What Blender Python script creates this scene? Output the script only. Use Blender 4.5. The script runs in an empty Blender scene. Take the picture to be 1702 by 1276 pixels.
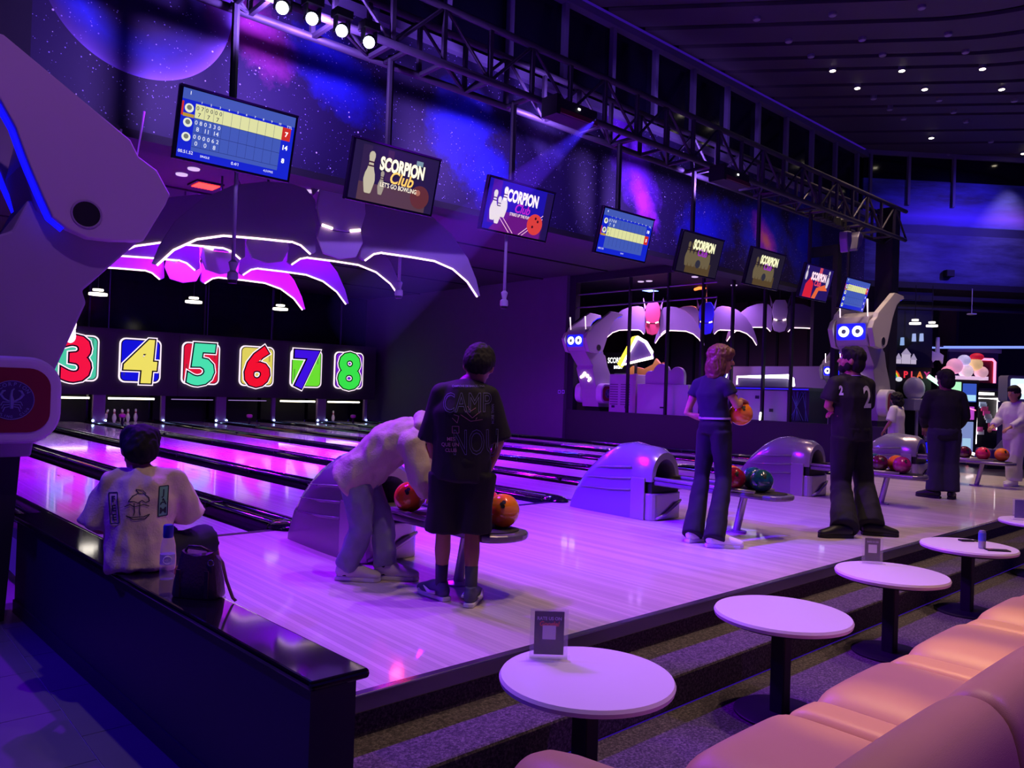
import bpy, bmesh, math, random
from math import sin, cos, pi, radians as rad, atan2, sqrt
from mathutils import Vector as V, Matrix, noise as mnoise
from mathutils.bvhtree import BVHTree
random.seed(7)
SC = bpy.context.scene
COL = SC.collection
# ------------------------------------------------------------------ camera
# approach floor is z = 0, +X runs across the lanes, +Y runs down the lanes; camera above the origin
YAW, PIT, ROLL, H, F = 0.7337, 0.008, -0.0333, 1.3073, 1290.7
FW = V((sin(YAW)*cos(PIT), cos(YAW)*cos(PIT), sin(PIT)))
_r0 = V((cos(YAW), -sin(YAW), 0)); _u0 = _r0.cross(FW)
RT = _r0*cos(ROLL) - _u0*sin(ROLL); UP = _r0*sin(ROLL) + _u0*cos(ROLL)
EYE = V((0, 0, H))
cd = bpy.data.cameras.new('camera'); cam = bpy.data.objects.new('camera', cd); COL.objects.link(cam)
cd.sensor_width = 36; cd.lens = F/1702*36; cd.clip_end = 200
mw = Matrix((RT, UP, -FW)).transposed().to_4x4(); mw.translation = EYE; cam.matrix_world = mw
SC.camera = cam
def ray(x, y): return FW + RT*((x-851)/F) - UP*((y-638)/F)
def atZ(x, y, z=0.0): d = ray(x, y); return EYE + d*((z-H)/d.z)      # a pixel on a level of known height
def atX(x, y, v): d = ray(x, y); return EYE + d*(v/d.x)
def atY(x, y, v): d = ray(x, y); return EYE + d*(v/d.y)
def atD(x, y, v): return EYE + ray(x, y)*v
# ------------------------------------------------------------------ world, exposure
w = bpy.data.worlds.new('hall_fill'); SC.world = w; w.use_nodes = True
w.node_tree.nodes['Background'].inputs[0].default_value = (0.07, 0.012, 0.62, 1)  # even blue fill, added in place of the unbuilt rest of the hall
w.node_tree.nodes['Background'].inputs[1].default_value = 0.32
SC.view_settings.view_transform = 'Standard'; SC.view_settings.look = 'None'
SC.view_settings.gamma = 1; SC.view_settings.exposure = 0.0; SC.view_settings.use_curve_mapping = False
SC.cycles.use_denoising = True
SC.cycles.max_bounces = 6; SC.cycles.diffuse_bounces = 3; SC.cycles.glossy_bounces = 4; SC.cycles.transmission_bounces = 4; SC.cycles.transparent_max_bounces = 8
SC.cycles.sample_clamp_indirect = 3.0; SC.cycles.caustics_reflective = False; SC.cycles.caustics_refractive = False
# ------------------------------------------------------------------ lamps outside the picture (lamps in the picture carry their light in their builders)
def spot(loc, to, col, power, ang=90, blend=.6, rad_=.06, name='lamp_beam'):
    l = bpy.data.lights.new(name, 'SPOT'); l.color = col; l.energy = power; l.spot_size = rad(ang); l.spot_blend = blend; l.shadow_soft_size = rad_
    o = bpy.data.objects.new(name, l); COL.objects.link(o); o.location = loc
    o.rotation_euler = (V(to)-V(loc)).to_track_quat('-Z', 'Y').to_euler(); return o
VIO = (.24, .0, 1.0); BLU = (.05, .0, 1.0); WARM = (1.0, .66, .50)
# the row of stage lamps goes on along the truss beyond the upper left edge of the picture
spot((2.55, 6.2, 4.46), (2.7, 4.9, 0), VIO, 800, 90, .8, .05, 'stage_lamp_1_offscreen')
spot((2.25, 6.2, 4.46), (4.4, 4.3, 0), VIO, 600, 90, .8, .05, 'stage_lamp_2_offscreen')
spot((1.60, 6.2, 4.46), (5.4, 5.5, .3), BLU, 5500, 46, .8, .05, 'stage_lamp_3_offscreen')
spot((-1.0, 6.2, 4.46), (.9, 3.6, -.2), BLU, 700, 60, .8, .05, 'stage_lamp_4_offscreen')
# the spotlight rows of the high ceiling go on over the seats, above the picture
for k, (x, y, p) in enumerate(((2.3, 2.1, 320), (4.6, 2.1, 340), (7.2, 2.2, 340), (10.5, 2.3, 340), (5.0, 3.4, 330), (8.6, 3.5, 340))):
    spot((x, y, 7.14), (x, y, 0), WARM, p, 70, .8, .06, 'ceiling_spotlight_%d_offscreen' % (k+1))
for k, (x, y, tx, ty, p) in enumerate(((3.0, 2.2, 3.06, 1.30, 900), (4.3, 2.4, 4.10, 1.25, 1200), (5.0, 2.3, 5.05, 1.35, 1100))):      # amber pools on the lounge seats
    spot((x, y, 7.14), (tx, ty, .08), (1, .58, .02), p, 7, .8, .05, 'ceiling_amber_%d_offscreen' % (k+1))
spot((.2, 1.8, 7.14), (1.25, 6.0, 2.3), (.62, .24, 1), 330, 28, .8, .06, 'robot_key_offscreen')                               # unseen lilac lamp, added to brighten the big robot
spot((5.4, -2.2, 7.14), (3.4, .7, .15), (.28, .03, 1), 1100, 26, .8, .06, 'ceiling_violet_offscreen')                           # on the seat backs
spot((19.0, 1.0, 7.14), (19.75, 6.75, 4.6), (.10, .05, 1), 1500, 44, 1., .06, 'ceiling_blue_offscreen')                          # blue pool on the cloud mural
# ------------------------------------------------------------------ materials
def lin(h):
    if isinstance(h, (tuple, list)): return tuple(h)[:3]
    h = h.lstrip('#'); c = [int(h[i:i+2], 16)/255 for i in (0, 2, 4)]
    return tuple(x/12.92 if x <= .04045 else ((x+.055)/1.055)**2.4 for x in c)
MATS = {}
def M(name, col='#808080', rough=.5, metal=0., emit=None, es=0., noise=None, bump=None, alpha=1., trans=0., coat=0., ior=1.45):
    if name in MATS: return MATS[name]
    m = bpy.data.materials.new(name); m.use_nodes = True; nt = m.node_tree; b = nt.nodes['Principled BSDF']
    c = lin(col); b.inputs['Base Color'].default_value = (*c, 1); b.inputs['Roughness'].default_value = rough; b.inputs['Metallic'].default_value = metal
    b.inputs['IOR'].default_value = ior
    if emit is not None:
        b.inputs['Emission Color'].default_value = (*lin(emit), 1); b.inputs['Emission Strength'].default_value = es
    if alpha < 1: b.inputs['Alpha'].default_value = alpha
    if trans: b.inputs['Transmission Weight'].default_value = trans
    if coat: b.inputs['Coat Weight'].default_value = coat; b.inputs['Coat Roughness'].default_value = .05
    if noise or bump:
        tc = nt.nodes.new('ShaderNodeTexCoord')
    if noise:
        sc, amt = noise; n = nt.nodes.new('ShaderNodeTexNoise'); n.inputs['Scale'].default_value = sc; n.inputs['Detail'].default_value = 4
        nt.links.new(tc.outputs['Object'], n.inputs['Vector'])
        mx = nt.nodes.new('ShaderNodeMix'); mx.data_type = 'RGBA'
        mx.inputs[6].default_value = (*[max(0, x*(1-amt)) for x in c], 1); mx.inputs[7].default_value = (*[min(1, x*(1+amt)) for x in c], 1)
        nt.links.new(n.outputs['Fac'], mx.inputs[0]); nt.links.new(mx.outputs[2], b.inputs['Base Color'])
    if bump:
        sc, st = bump; n = nt.nodes.new('ShaderNodeTexNoise'); n.inputs['Scale'].default_value = sc; n.inputs['Detail'].default_value = 3
        nt.links.new(tc.outputs['Object'], n.inputs['Vector']); bp = nt.nodes.new('ShaderNodeBump'); bp.inputs['Strength'].default_value = st; bp.inputs['Distance'].default_value = .01
        nt.links.new(n.outputs['Fac'], bp.inputs['Height']); nt.links.new(bp.outputs['Normal'], b.inputs['Normal'])
    MATS[name] = m; return m
def E_(name, col, s): return M(name, '#050505', .6, emit=col, es=s)
class NT:                                                    # small node-graph helper
    def __init__(s, name):
        s.m = bpy.data.materials.new(name); s.m.use_nodes = True; s.t = s.m.node_tree; s.b = s.t.nodes['Principled BSDF']; MATS[name] = s.m
    def n(s, typ, **kw):
        x = s.t.nodes.new('ShaderNode'+typ)
        for k, v in kw.items(): setattr(x, k, v)
        return x
    def l(s, a, b): s.t.links.new(a, b)
    def put(s, v, sock):
        if hasattr(v, 'is_output'): s.l(v, sock)
        else: sock.default_value = v
    def math(s, op, a, b=0., c=None, clamp=False):
        x = s.n('Math', operation=op); x.use_clamp = clamp; s.put(a, x.inputs[0]); s.put(b, x.inputs[1])
        if c is not None: s.put(c, x.inputs[2])
        return x.outputs[0]
    def mix(s, f, a, b, mode='MIX'):
        x = s.n('Mix', data_type='RGBA', blend_type=mode); s.put(f, x.inputs[0]); s.put((*a, 1) if isinstance(a, tuple) else a, x.inputs[6]); s.put((*b, 1) if isinstance(b, tuple) else b, x.inputs[7]); return x.outputs[2]
    def noise(s, vec, scale, detail=4, rough=.55):
        x = s.n('TexNoise'); s.l(vec, x.inputs['Vector']); x.inputs['Scale'].default_value = scale; x.inputs['Detail'].default_value = detail; x.inputs['Roughness'].default_value = rough; return x.outputs['Fac']
    def ramp(s, f, stops):
        x = s.n('ValToRGB'); s.l(f, x.inputs[0]); e = x.color_ramp.elements
        while len(e) < len(stops): e.new(.5)
        for k, (p, c) in enumerate(stops): e[k].position = p; e[k].color = (*c, 1) if len(c) == 3 else c
        return x.outputs[0]
    def coord(s):
        tc = s.n('TexCoord'); sp = s.n('SeparateXYZ'); s.l(tc.outputs['Object'], sp.inputs[0]); return tc.outputs['Object'], sp.outputs
# ------------------------------------------------------------------ mesh helpers
class MB:
    def __init__(s): s.v = []; s.f = []
    def add(s, vs, fs):
        o = len(s.v); s.v += [tuple(p) for p in vs]; s.f += [tuple(i+o for i in f) for f in fs]; return s
    def box(s, x0, x1, y0, y1, z0, z1):
        return s.add([(x, y, z) for z in (z0, z1) for y in (y0, y1) for x in (x0, x1)],
                     [(0, 2, 3, 1), (4, 5, 7, 6), (0, 1, 5, 4), (2, 6, 7, 3), (0, 4, 6, 2), (1, 3, 7, 5)])
    def prism(s, pts, a, b, axis='z'):                        # outline swept along an axis from a to b
        n = len(pts)
        if sum(pts[i][0]*pts[(i+1) % n][1]-pts[(i+1) % n][0]*pts[i][1] for i in range(n)) < 0: pts = pts[::-1]
        def at(p, h): return {'z': (p[0], p[1], h), 'y': (p[0], h, p[1]), 'x': (h, p[0], p[1])}[axis]
        lo, hi = min(a, b), max(a, b)
        fs = [tuple(range(n))[::-1], tuple(range(n, 2*n))] + [(i, (i+1) % n, n+(i+1) % n, n+i) for i in range(n)]
        if axis == 'y': fs = [f[::-1] for f in fs]
        return s.add([at(p, lo) for p in pts]+[at(p, hi) for p in pts], fs)
    def tube(s, pts, rad_, n=10, side=None, caps=True):        # radii: number, list of numbers or list of (a, b)
        pts = [V(p) for p in pts]; k = len(pts)
        if not isinstance(rad_, (list, tuple)): rad_ = [rad_]*k
        vs = []; last = None
        for i, p in enumerate(pts):
            t = (pts[min(i+1, k-1)]-pts[max(i-1, 0)]).normalized()
            ref = V(side) if side is not None else (last if last is not None else (V((0, 0, 1)) if abs(t.z) < .9 else V((1, 0, 0))))
            u = (ref - t*ref.dot(t))
            u = u.normalized() if u.length > 1e-6 else t.orthogonal().normalized()
            last = u; w_ = t.cross(u)
            r = rad_[i]; a, b = r if isinstance(r, (tuple, list)) else (r, r)
            vs += [p + u*(a*cos(2*pi*j/n)) + w_*(b*sin(2*pi*j/n)) for j in range(n)]
        fs = [(i*n+j, i*n+(j+1) % n, (i+1)*n+(j+1) % n, (i+1)*n+j) for i in range(k-1) for j in range(n)]
        if caps: fs += [tuple(range(n))[::-1], tuple((k-1)*n+j for j in range(n))]
        return s.add(vs, fs)
    def capsule(s, pts, rad_, n=12, side=None):                # tube with rounded ends
        pts = [V(p) for p in pts]; R = list(rad_) if isinstance(rad_, (list, tuple)) else [rad_]*len(pts)
        R = [r if isinstance(r, (tuple, list)) else (r, r) for r in R]
        a = (pts[0]-pts[1]).normalized(); b = (pts[-1]-pts[-2]).normalized()
        ra, rb = min(R[0]), min(R[-1])
        P = [pts[0]+a*ra*.98, pts[0]+a*ra*.7]+pts+[pts[-1]+b*rb*.7, pts[-1]+b*rb*.98]
        Q = [(R[0][0]*.2, R[0][1]*.2), (R[0][0]*.72, R[0][1]*.72)]+R+[(R[-1][0]*.72, R[-1][1]*.72), (R[-1][0]*.2, R[-1][1]*.2)]
        return s.tube(P, Q, n, side)
    def lathe(s, prof, n=24, c=(0, 0, 0)):                    # profile of (radius, height)
        vs = [(c[0]+r*cos(2*pi*j/n), c[1]+r*sin(2*pi*j/n), c[2]+z) for r, z in prof for j in range(n)]
        k = len(prof); fs = [(i*n+j, i*n+(j+1) % n, (i+1)*n+(j+1) % n, (i+1)*n+j) for i in range(k-1) for j in range(n)]
        return s.add(vs, fs+[tuple(range(n))[::-1], tuple((k-1)*n+j for j in range(n))])
    def ball(s, c, r, nu=20, nv=12, M3=None):
        r = r if isinstance(r, (tuple, list)) else (r, r, r)
        vs = []; 
        for i in range(1, nv):
            a = pi*i/nv
            for j in range(nu):
                q = V((r[0]*sin(a)*cos(2*pi*j/nu), r[1]*sin(a)*sin(2*pi*j/nu), -r[2]*cos(a)))
                if M3: q = M3 @ q
                vs.append(V(c)+q)
        for e in (-1, 1):
            q = V((0, 0, e*r[2])); vs.append(V(c)+(M3 @ q if M3 else q))
        B = (nv-1)*nu
        fs = [(i*nu+j, i*nu+(j+1) % nu, (i+1)*nu+(j+1) % nu, (i+1)*nu+j) for i in range(nv-2) for j in range(nu)]
        fs += [(B, (j+1) % nu, j) for j in range(nu)] + [(B+1, (nv-2)*nu+j, (nv-2)*nu+(j+1) % nu) for j in range(nu)]
        return s.add(vs, fs)
    def ring(s, c, R, r, axis='z', n=28, k=8, a0=0, a1=2*pi):
        c = V(c); closed = abs(a1-a0-2*pi) < 1e-6; m = n if closed else n+1; vs = []
        for i in range(m):
            a = a0+(a1-a0)*i/n
            for j in range(k):
                b = 2*pi*j/k; q = (R+r*cos(b)); p = (q*cos(a), q*sin(a), r*sin(b))
                p = {'z': p, 'y': (p[0], p[2], p[1]), 'x': (p[2], p[0], p[1])}[axis]; vs.append(c+V(p))
        fs = [(i*k+j, ((i+1) % m)*k+j, ((i+1) % m)*k+(j+1) % k, i*k+(j+1) % k) for i in range(n) for j in range(k)]
        return s.add(vs, fs)
    def xf(s, mat): s.v = [tuple(mat @ V(p)) for p in s.v]; return s
    def mesh(s, name):
        me = bpy.data.meshes.new(name); me.from_pydata(s.v, [], s.f); me.validate(); return me
    def build(s, name, mat, parent=None, smooth=False, bevel=0., seg=2, sub=0, fix=True, loc=None, rot=None):
        me = s.mesh(name)
        if fix:
            bm = bmesh.new(); bm.from_mesh(me); bmesh.ops.recalc_face_normals(bm, faces=bm.faces); bm.to_mesh(me); bm.free()
        return link(name, me, mat, parent, smooth, bevel, seg, sub, loc, rot)
def link(name, me, mat, parent=None, smooth=False, bevel=0., seg=2, sub=0, loc=None, rot=None):
    o = bpy.data.objects.new(name, me); COL.objects.link(o)
    if mat is not None and not me.materials: me.materials.append(mat)
    if smooth:
        for p in me.polygons: p.use_smooth = True
        if smooth == 'a': me.set_sharp_from_angle(angle=rad(38))
    if bevel:
        b = o.modifiers.new('bevel', 'BEVEL'); b.width = bevel; b.segments = seg; b.limit_method = 'ANGLE'; b.angle_limit = rad(32)
    if sub:
        b = o.modifiers.new('sub', 'SUBSURF'); b.levels = sub; b.render_levels = sub
    if parent: o.parent = parent
    if loc is not None: o.location = loc
    if rot is not None: o.rotation_euler = rot
    return o
def tag(o, label, cat, group=None, kind=None):
    o['label'] = label; o['category'] = cat
    if group: o['group'] = group
    if kind: o['kind'] = kind
    return o
def struct(o, label=None):
    o['kind'] = 'structure'
    if label: o['label'] = label
    return o
def thing(name, label, cat, loc=(0, 0, 0), rz=0., group=None, scale=1.):
    o = bpy.data.objects.new(name, None); COL.objects.link(o); o.empty_display_size = .1
    o.location = loc; o.rotation_euler = (0, 0, rz); o.scale = (scale,)*3; return tag(o, label, cat, group)
def kids(o): return list(o.children)
def copy_tree(o, parent=None):
    c = o.copy(); COL.objects.link(c)
    if parent: c.parent = parent
    for ch in kids(o): copy_tree(ch, c)
    return c
def rrect(w, h, r, n=5, cx=0, cy=0):
    p = []
    for sx, sy, a in ((1, 1, 0), (-1, 1, pi/2), (-1, -1, pi), (1, -1, 1.5*pi)):
        for i in range(n+1):
            t = a+pi/2*i/n; p.append((cx+sx*(w/2-r)+r*cos(t), cy+sy*(h/2-r)+r*sin(t)))
    return p
def circ(r, n=24, cx=0, cy=0): return [(cx+r*cos(2*pi*i/n), cy+r*sin(2*pi*i/n)) for i in range(n)]
_TX = {}
def text_mb(body, h=1., bold=0., wscale=1., outline=0., space=1., shear=0., align='CENTER'):
    """lettering as a flat MB in the XY plane, cap height h, centred on the origin"""
    key = (body, h, bold, wscale, outline, space, shear, align)
    if key not in _TX:
        c = bpy.data.curves.new('lettering', 'FONT'); c.body = body; c.size = h/.73; c.align_x = align; c.space_character = space; c.shear = shear
        c.offset = bold; c.resolution_u = 3
        if outline: c.fill_mode = 'NONE'; c.bevel_depth = outline; c.bevel_resolution = 0
        o = bpy.data.objects.new('lettering', c); COL.objects.link(o)
        dg = bpy.context.evaluated_depsgraph_get(); me = bpy.data.meshes.new_from_object(o.evaluated_get(dg))
        vs = [tuple(v.co) for v in me.vertices]; fs = [tuple(p.vertices) for p in me.polygons]
        bpy.data.objects.remove(o); bpy.data.curves.remove(c); bpy.data.meshes.remove(me)
        ys = [v[1] for v in vs] or [0]; mid = h/2 if '\n' not in body else (min(ys)+max(ys))/2
        _TX[key] = ([(v[0]*wscale, v[1]-mid, v[2]) for v in vs], fs)
    m = MB(); vs, fs = _TX[key]; m.add(vs, fs); return m
def extr(mb, d):                                              # give flat lettering a little depth along +z
    n = len(mb.v); out = MB(); out.v = list(mb.v)+[(x, y, z+d) for x, y, z in mb.v]
    from collections import Counter
    ed = Counter(); dirs = {}
    for f in mb.f:
        for i in range(len(f)):
            a, b = f[i], f[(i+1) % len(f)]; ed[frozenset((a, b))] += 1; dirs[frozenset((a, b))] = (a, b)
    out.f = [f[::-1] for f in mb.f]+[tuple(i+n for i in f) for f in mb.f]
    for e, k in ed.items():
        if k == 1: a, b = dirs[e]; out.f.append((a, b, b+n, a+n))
    return out
def frame_mat(o, x, y, z):                                   # matrix from an origin and three axes
    m = Matrix((V(x), V(y), V(z))).transposed().to_4x4(); m.translation = V(o); return m
# ------------------------------------------------------------------ setting: surface materials
def wood_mat(name, base, w, rough, coat, var=.16):
    g = NT(name); v, s = g.coord()
    cell = g.math('FLOOR', g.math('MULTIPLY', s[0], 1/w)); wn = g.n('TexWhiteNoise', noise_dimensions='1D'); g.l(cell, wn.inputs['W'])
    fr = g.math('FRACT', g.math('MULTIPLY', s[0], 1/w)); seam = g.math('GREATER_THAN', g.math('ABSOLUTE', g.math('SUBTRACT', fr, .5)), .46)
    mp = g.n('Mapping'); g.l(v, mp.inputs[0]); mp.inputs['Scale'].default_value = (30, 1.2, 1); gr = g.noise(mp.outputs[0], 2.2)
    f = g.math('ADD', g.math('MULTIPLY', wn.outputs['Value'], .7), g.math('MULTIPLY', gr, .5))
    b = lin(base); c = g.mix(f, tuple(x*(1-var*1.6) for x in b), tuple(min(1, x*(1+var)) for x in b))
    c = g.mix(g.math('MULTIPLY', seam, .35), c, tuple(x*.3 for x in b)); g.l(c, g.b.inputs['Base Color'])
    g.b.inputs['Roughness'].default_value = rough; g.b.inputs['Coat Weight'].default_value = coat; g.b.inputs['Coat Roughness'].default_value = .06; return g.m
wood_a = wood_mat('approach_boards', '#cabbb4', .032, .34, .30)
wood_l = wood_mat('lane_boards', '#d8cdd2', .027, .20, .55, .10)
_g = NT('carpet'); _v, _s = _g.coord(); _f = _g.noise(_v, 70, 5, .8); _f2 = _g.noise(_v, 9, 3, .6)
_g.l(_g.mix(_g.math('MULTIPLY', _f2, .5), _g.ramp(_f, [(.38, lin('#1e1a1e')), (.5, lin('#4c4448')), (.64, lin('#857a78'))]), lin('#4a4448')), _g.b.inputs['Base Color']); _g.b.inputs['Roughness'].default_value = .95; carpet = _g.m
wallp = M('dark_violet_paint', '#565060', .75, noise=(3, .08))
dark = M('matt_black_paint', '#191522', .7); darker = M('black', '#0b0a10', .6)
ceil_m = M('lane_ceiling_paint', '#322c36', .8)
tile_m = M('grey_floor_tile', '#6a6578', .28, noise=(3, .15)); joint_m = M('tile_joint', '#b9b4c4', .8)
metal_tr = M('nosing_metal', '#8d8790', .25, .9)
truss_m = M('dark_truss_steel', '#3a3344', .55, .3)
blackgloss = M('gloss_black_plastic', '#0c0a14', .12, coat=.5)
gut_m = M('gutter_plastic', '#17131f', .16)
# floors
o = struct(MB().box(1.30, 16.6, 2.87, 6.5, -.36, 0).build('floor', wood_a), 'pale boarded approach floor')
n_ = struct(MB().box(1.30, 17.4, 2.835, 2.885, -.075, .004).build('trim_1', metal_tr, bevel=.006), 'metal nosing along the approach edge')
struct(MB().box(1.42, 17.4, 2.46, 2.87, -.36, -.18).build('floor_step', carpet, bevel=.015), 'carpeted step below the approach')
struct(MB().box(1.42, 17.4, 2.845, 2.86, -.18, -.07).build('trim_2', carpet))
struct(MB().box(1.2, 24, -5, 2.46, -.46, -.36).build('floor_seating', carpet), 'mottled grey carpet of the seating area')
struct(MB().box(16.6, 30, 2.89, 12, -.3, -.002).build('floor_arcade', M('arcade_floor', '#2c2038', .3)))
fj = struct(MB().box(-6, 1.30, -5, 8, -.5, -.366).build('floor_tiled', joint_m), 'grey tiled floor beside the low wall')
tw, tl = .60, 1.2
tm = None
for i in range(-4, 3):
    for j in range(-2, 9):
        x0 = .98-tw*1.0+i*tw; y0 = .4+j*tl*.55+(0.28 if i % 2 else 0)
        if x0 > 1.2 or x0 < -2.4: continue
        x1 = min(x0+tw-.005, 1.30)
        o = MB().box(x0, x1, y0, y0+tl*.55-.005, -.38, -.36).build('tile', tile_m, fj)
# outer shell
mural = NT('galaxy_mural')
def galaxy(g, blobs, base, planet=None, flip=1, star=1.):
    v, s = g.coord(); X, Z = s[0], s[2]
    mp = g.n('Mapping'); g.l(v, mp.inputs[0]); mp.inputs['Scale'].default_value = (1, .0, 1)
    fine = g.noise(mp.outputs[0], 2.6, 8, .68); big = g.noise(mp.outputs[0], .9, 3, .5)
    col = g.mix(big, tuple(x*.5 for x in base), base)
    for (cx, cz, rx, rz, ang, c, k) in blobs:
        ca, sa = cos(rad(ang)), sin(rad(ang))
        dx = g.math('SUBTRACT', X, cx); dz = g.math('SUBTRACT', Z, cz)
        a = g.math('MULTIPLY', g.math('ADD', g.math('MULTIPLY', dx, ca), g.math('MULTIPLY', dz, sa)), 1/rx)
        b = g.math('MULTIPLY', g.math('SUBTRACT', g.math('MULTIPLY', dz, ca), g.math('MULTIPLY', dx, sa)), 1/rz)
        d = g.math('SQRT', g.math('ADD', g.math('MULTIPLY', a, a), g.math('MULTIPLY', b, b)))
        d = g.math('ADD', d, g.math('MULTIPLY', g.math('SUBTRACT', fine, .5), 1.7))
        f = g.math('MULTIPLY', g.math('SUBTRACT', 1.15, d, clamp=True), k, clamp=True)
        col = g.mix(f, col, c)
    if planet:
        cx, cz, R = planet; dx = g.math('SUBTRACT', X, cx); dz = g.math('SUBTRACT', Z, cz)
        d = g.math('SQRT', g.math('ADD', g.math('MULTIPLY', dx, dx), g.math('MULTIPLY', dz, dz)))
        ins = g.math('LESS_THAN', d, R); rim = g.math('MULTIPLY', g.math('POWER', g.math('MULTIPLY', d, 1/R, clamp=True), 9.), ins)
        band = g.math('MULTIPLY', ins, g.math('SUBTRACT', 1, g.math('MULTIPLY', g.math('ABSOLUTE', g.math('SUBTRACT', d, R*.72)), 4.5), clamp=True))
        band = g.math('MULTIPLY', band, g.math('MULTIPLY', g.math('SUBTRACT', .35, g.math('MULTIPLY', dx, .55), clamp=True), g.math('MULTIPLY', fine, 1.8)))
        col = g.mix(g.math('MULTIPLY', ins, .55), col, (.02, .005, .07))
        col = g.mix(band, col, (.02, .05, .95)); side = g.math('ADD', g.math('MULTIPLY', dx, .75), g.math('ADD', g.math('MULTIPLY', dz, -.55), .45), clamp=True)
        col = g.mix(g.math('MULTIPLY', rim, side), col, (.42, .22, 1.0))
    vo = g.n('TexVoronoi'); g.l(mp.outputs[0], vo.inputs['Vector']); vo.inputs['Scale'].default_value = 15
    wn = g.n('TexWhiteNoise', noise_dimensions='3D'); g.l(vo.outputs['Position'], wn.inputs['Vector'])
    sz = g.math('MULTIPLY', g.math('POWER', wn.outputs['Value'], 5.), .17)
    st = g.math('LESS_THAN', vo.outputs['Distance'], sz)
    vo2 = g.n('TexVoronoi'); g.l(mp.outputs[0], vo2.inputs['Vector']); vo2.inputs['Scale'].default_value = 38
    wn2 = g.n('TexWhiteNoise', noise_dimensions='3D'); g.l(vo2.outputs['Position'], wn2.inputs['Vector'])
    st2 = g.math('MULTIPLY', g.math('LESS_THAN', vo2.outputs['Distance'], g.math('MULTIPLY', g.math('POWER', wn2.outputs['Value'], 3.), .30)), g.math('GREATER_THAN', fine, .44))
    col = g.mix(g.math('MULTIPLY', st2, .75*star), col, (.55, .5, 1)); col = g.mix(g.math('MULTIPLY', st, star), col, (1, .97, 1))
    g.l(col, g.b.inputs['Base Color']); g.b.inputs['Roughness'].default_value = .6
BL = (.02, .03, .95); PU = (.30, .03, .95); MG = (.85, .06, .55); OR = (1, .30, .25)
galaxy(mural, [(3.35, 5.0, .55, .35, -30, MG, .55), (4.35, 4.85, .65, .38, -25, BL, .75), (6.2, 4.75, .62, .5, 20, BL, .8), (6.6, 4.2, .5, .4, 0, BL, .8), (7.6, 5.1, .6, .4, -40, (.25, .22, .55), .6),  # lowest blue blob: part print, part painted pool of lamp light
               (9.7, 5.0, 1.1, .45, -58, PU, .95), (9.95, 4.45, .5, .25, -55, MG, .8), (11.8, 4.3, .9, .6, 20, BL, .8), (13.7, 4.5, .9, .8, 0, BL, .9), (13.7, 4.45, .55, .28, -40, MG, .9), (13.75, 4.4, .22, .13, -40, OR, .9), (15.3, 4.6, .7, 1., 0, BL, .9)],
       (.020, .008, .075), planet=(2.25, 5.08, .88))
struct(MB().box(1.35, 18.15, 8.0, 8.14, 3.62, 5.62).build('wall_bulkhead', mural.m), 'bulkhead printed with a starry galaxy mural')
struct(MB().box(-7, 1.35, 8.0, 8.14, 3.0, 7.4).build('wall_back', M('navy_paint', '#24222c', .8)))
struct(MB().box(-7, .62, 7.3, 7.45, -.36, 7.4).build('wall_left', M('navy_paint')))
bb = MB().box(1.0, 15.35, 7.92, 8.3, 3.58, 3.66).build('trim_3', dark); struct(bb, 'dark beam under the mural')
struct(MB().box(.5, 15.35, 8.14, 25.4, 4.5, 4.6).build('ceiling', ceil_m), 'low dark ceiling over the lanes')
struct(MB().box(15.35, 25, 8.14, 22, 4.5, 4.6).build('ceiling_snack_bar', M('snack_ceiling', '#241a2c', .8)))
for y in (9.6, 11.4, 13.4, 15.8, 18.6, 21.8):
    struct(MB().box(.6, 15.3, y, y+.05, 4.47, 4.5).build('trim_4', dark))
struct(MB().box(.35, .5, 7.45, 25.4, -.1, 4.6).build('wall_left_lane', wallp))
# back of the lanes: dark glass above the number board
bw = struct(MB().box(.5, 15.35, 25.2, 25.4, 0, 4.6).build('wall_lane_end', M('smoked_glass_wall', '#0d0a1c', .12)))
for x in (2.4, 5.95, 9.3, 11.6, 14.2): MB().box(x, x+.05, 25.17, 25.2, 2.6, 4.5).build('glass_joint', M('joint_grey', '#3c3550', .4), bw)
# right wall with the glazed opening to the snack bar
struct(MB().box(15.30, 15.48, 14.85, 25.4, 0, 4.6).build('wall_right', wallp), 'violet wall beside the last lane')
struct(MB().box(15.40, 15.64, 6.2, 14.85, 0, .83).build('wall_parapet', M('parapet_paint', '#24222a', .6)), 'low wall between lanes and snack bar')
fr = MB().box(15.42, 15.60, 14.62, 14.85, .83, 4.5).box(15.42, 15.60, 7.34, 7.44, .83, 4.5).box(15.44, 15.56, 7.4, 14.65, 4.3, 4.5).build('window_1', dark); struct(fr, 'tall glazed opening onto the snack bar')
for y in (12.75, 11.55, 10.55, 9.75, 8.95, 8.3): MB().box(15.45, 15.54, y, y+.045, .83, 4.3).build('mullion', dark, fr)
for k in range(2): MB().tube([(15.49, 14.65, 3.62+k*.35), (15.49, 10.2, 3.62+k*.35)], .022, 8).build('transom_rail', M('rail_grey', '#7a7288', .35, .6), fr)
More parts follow.
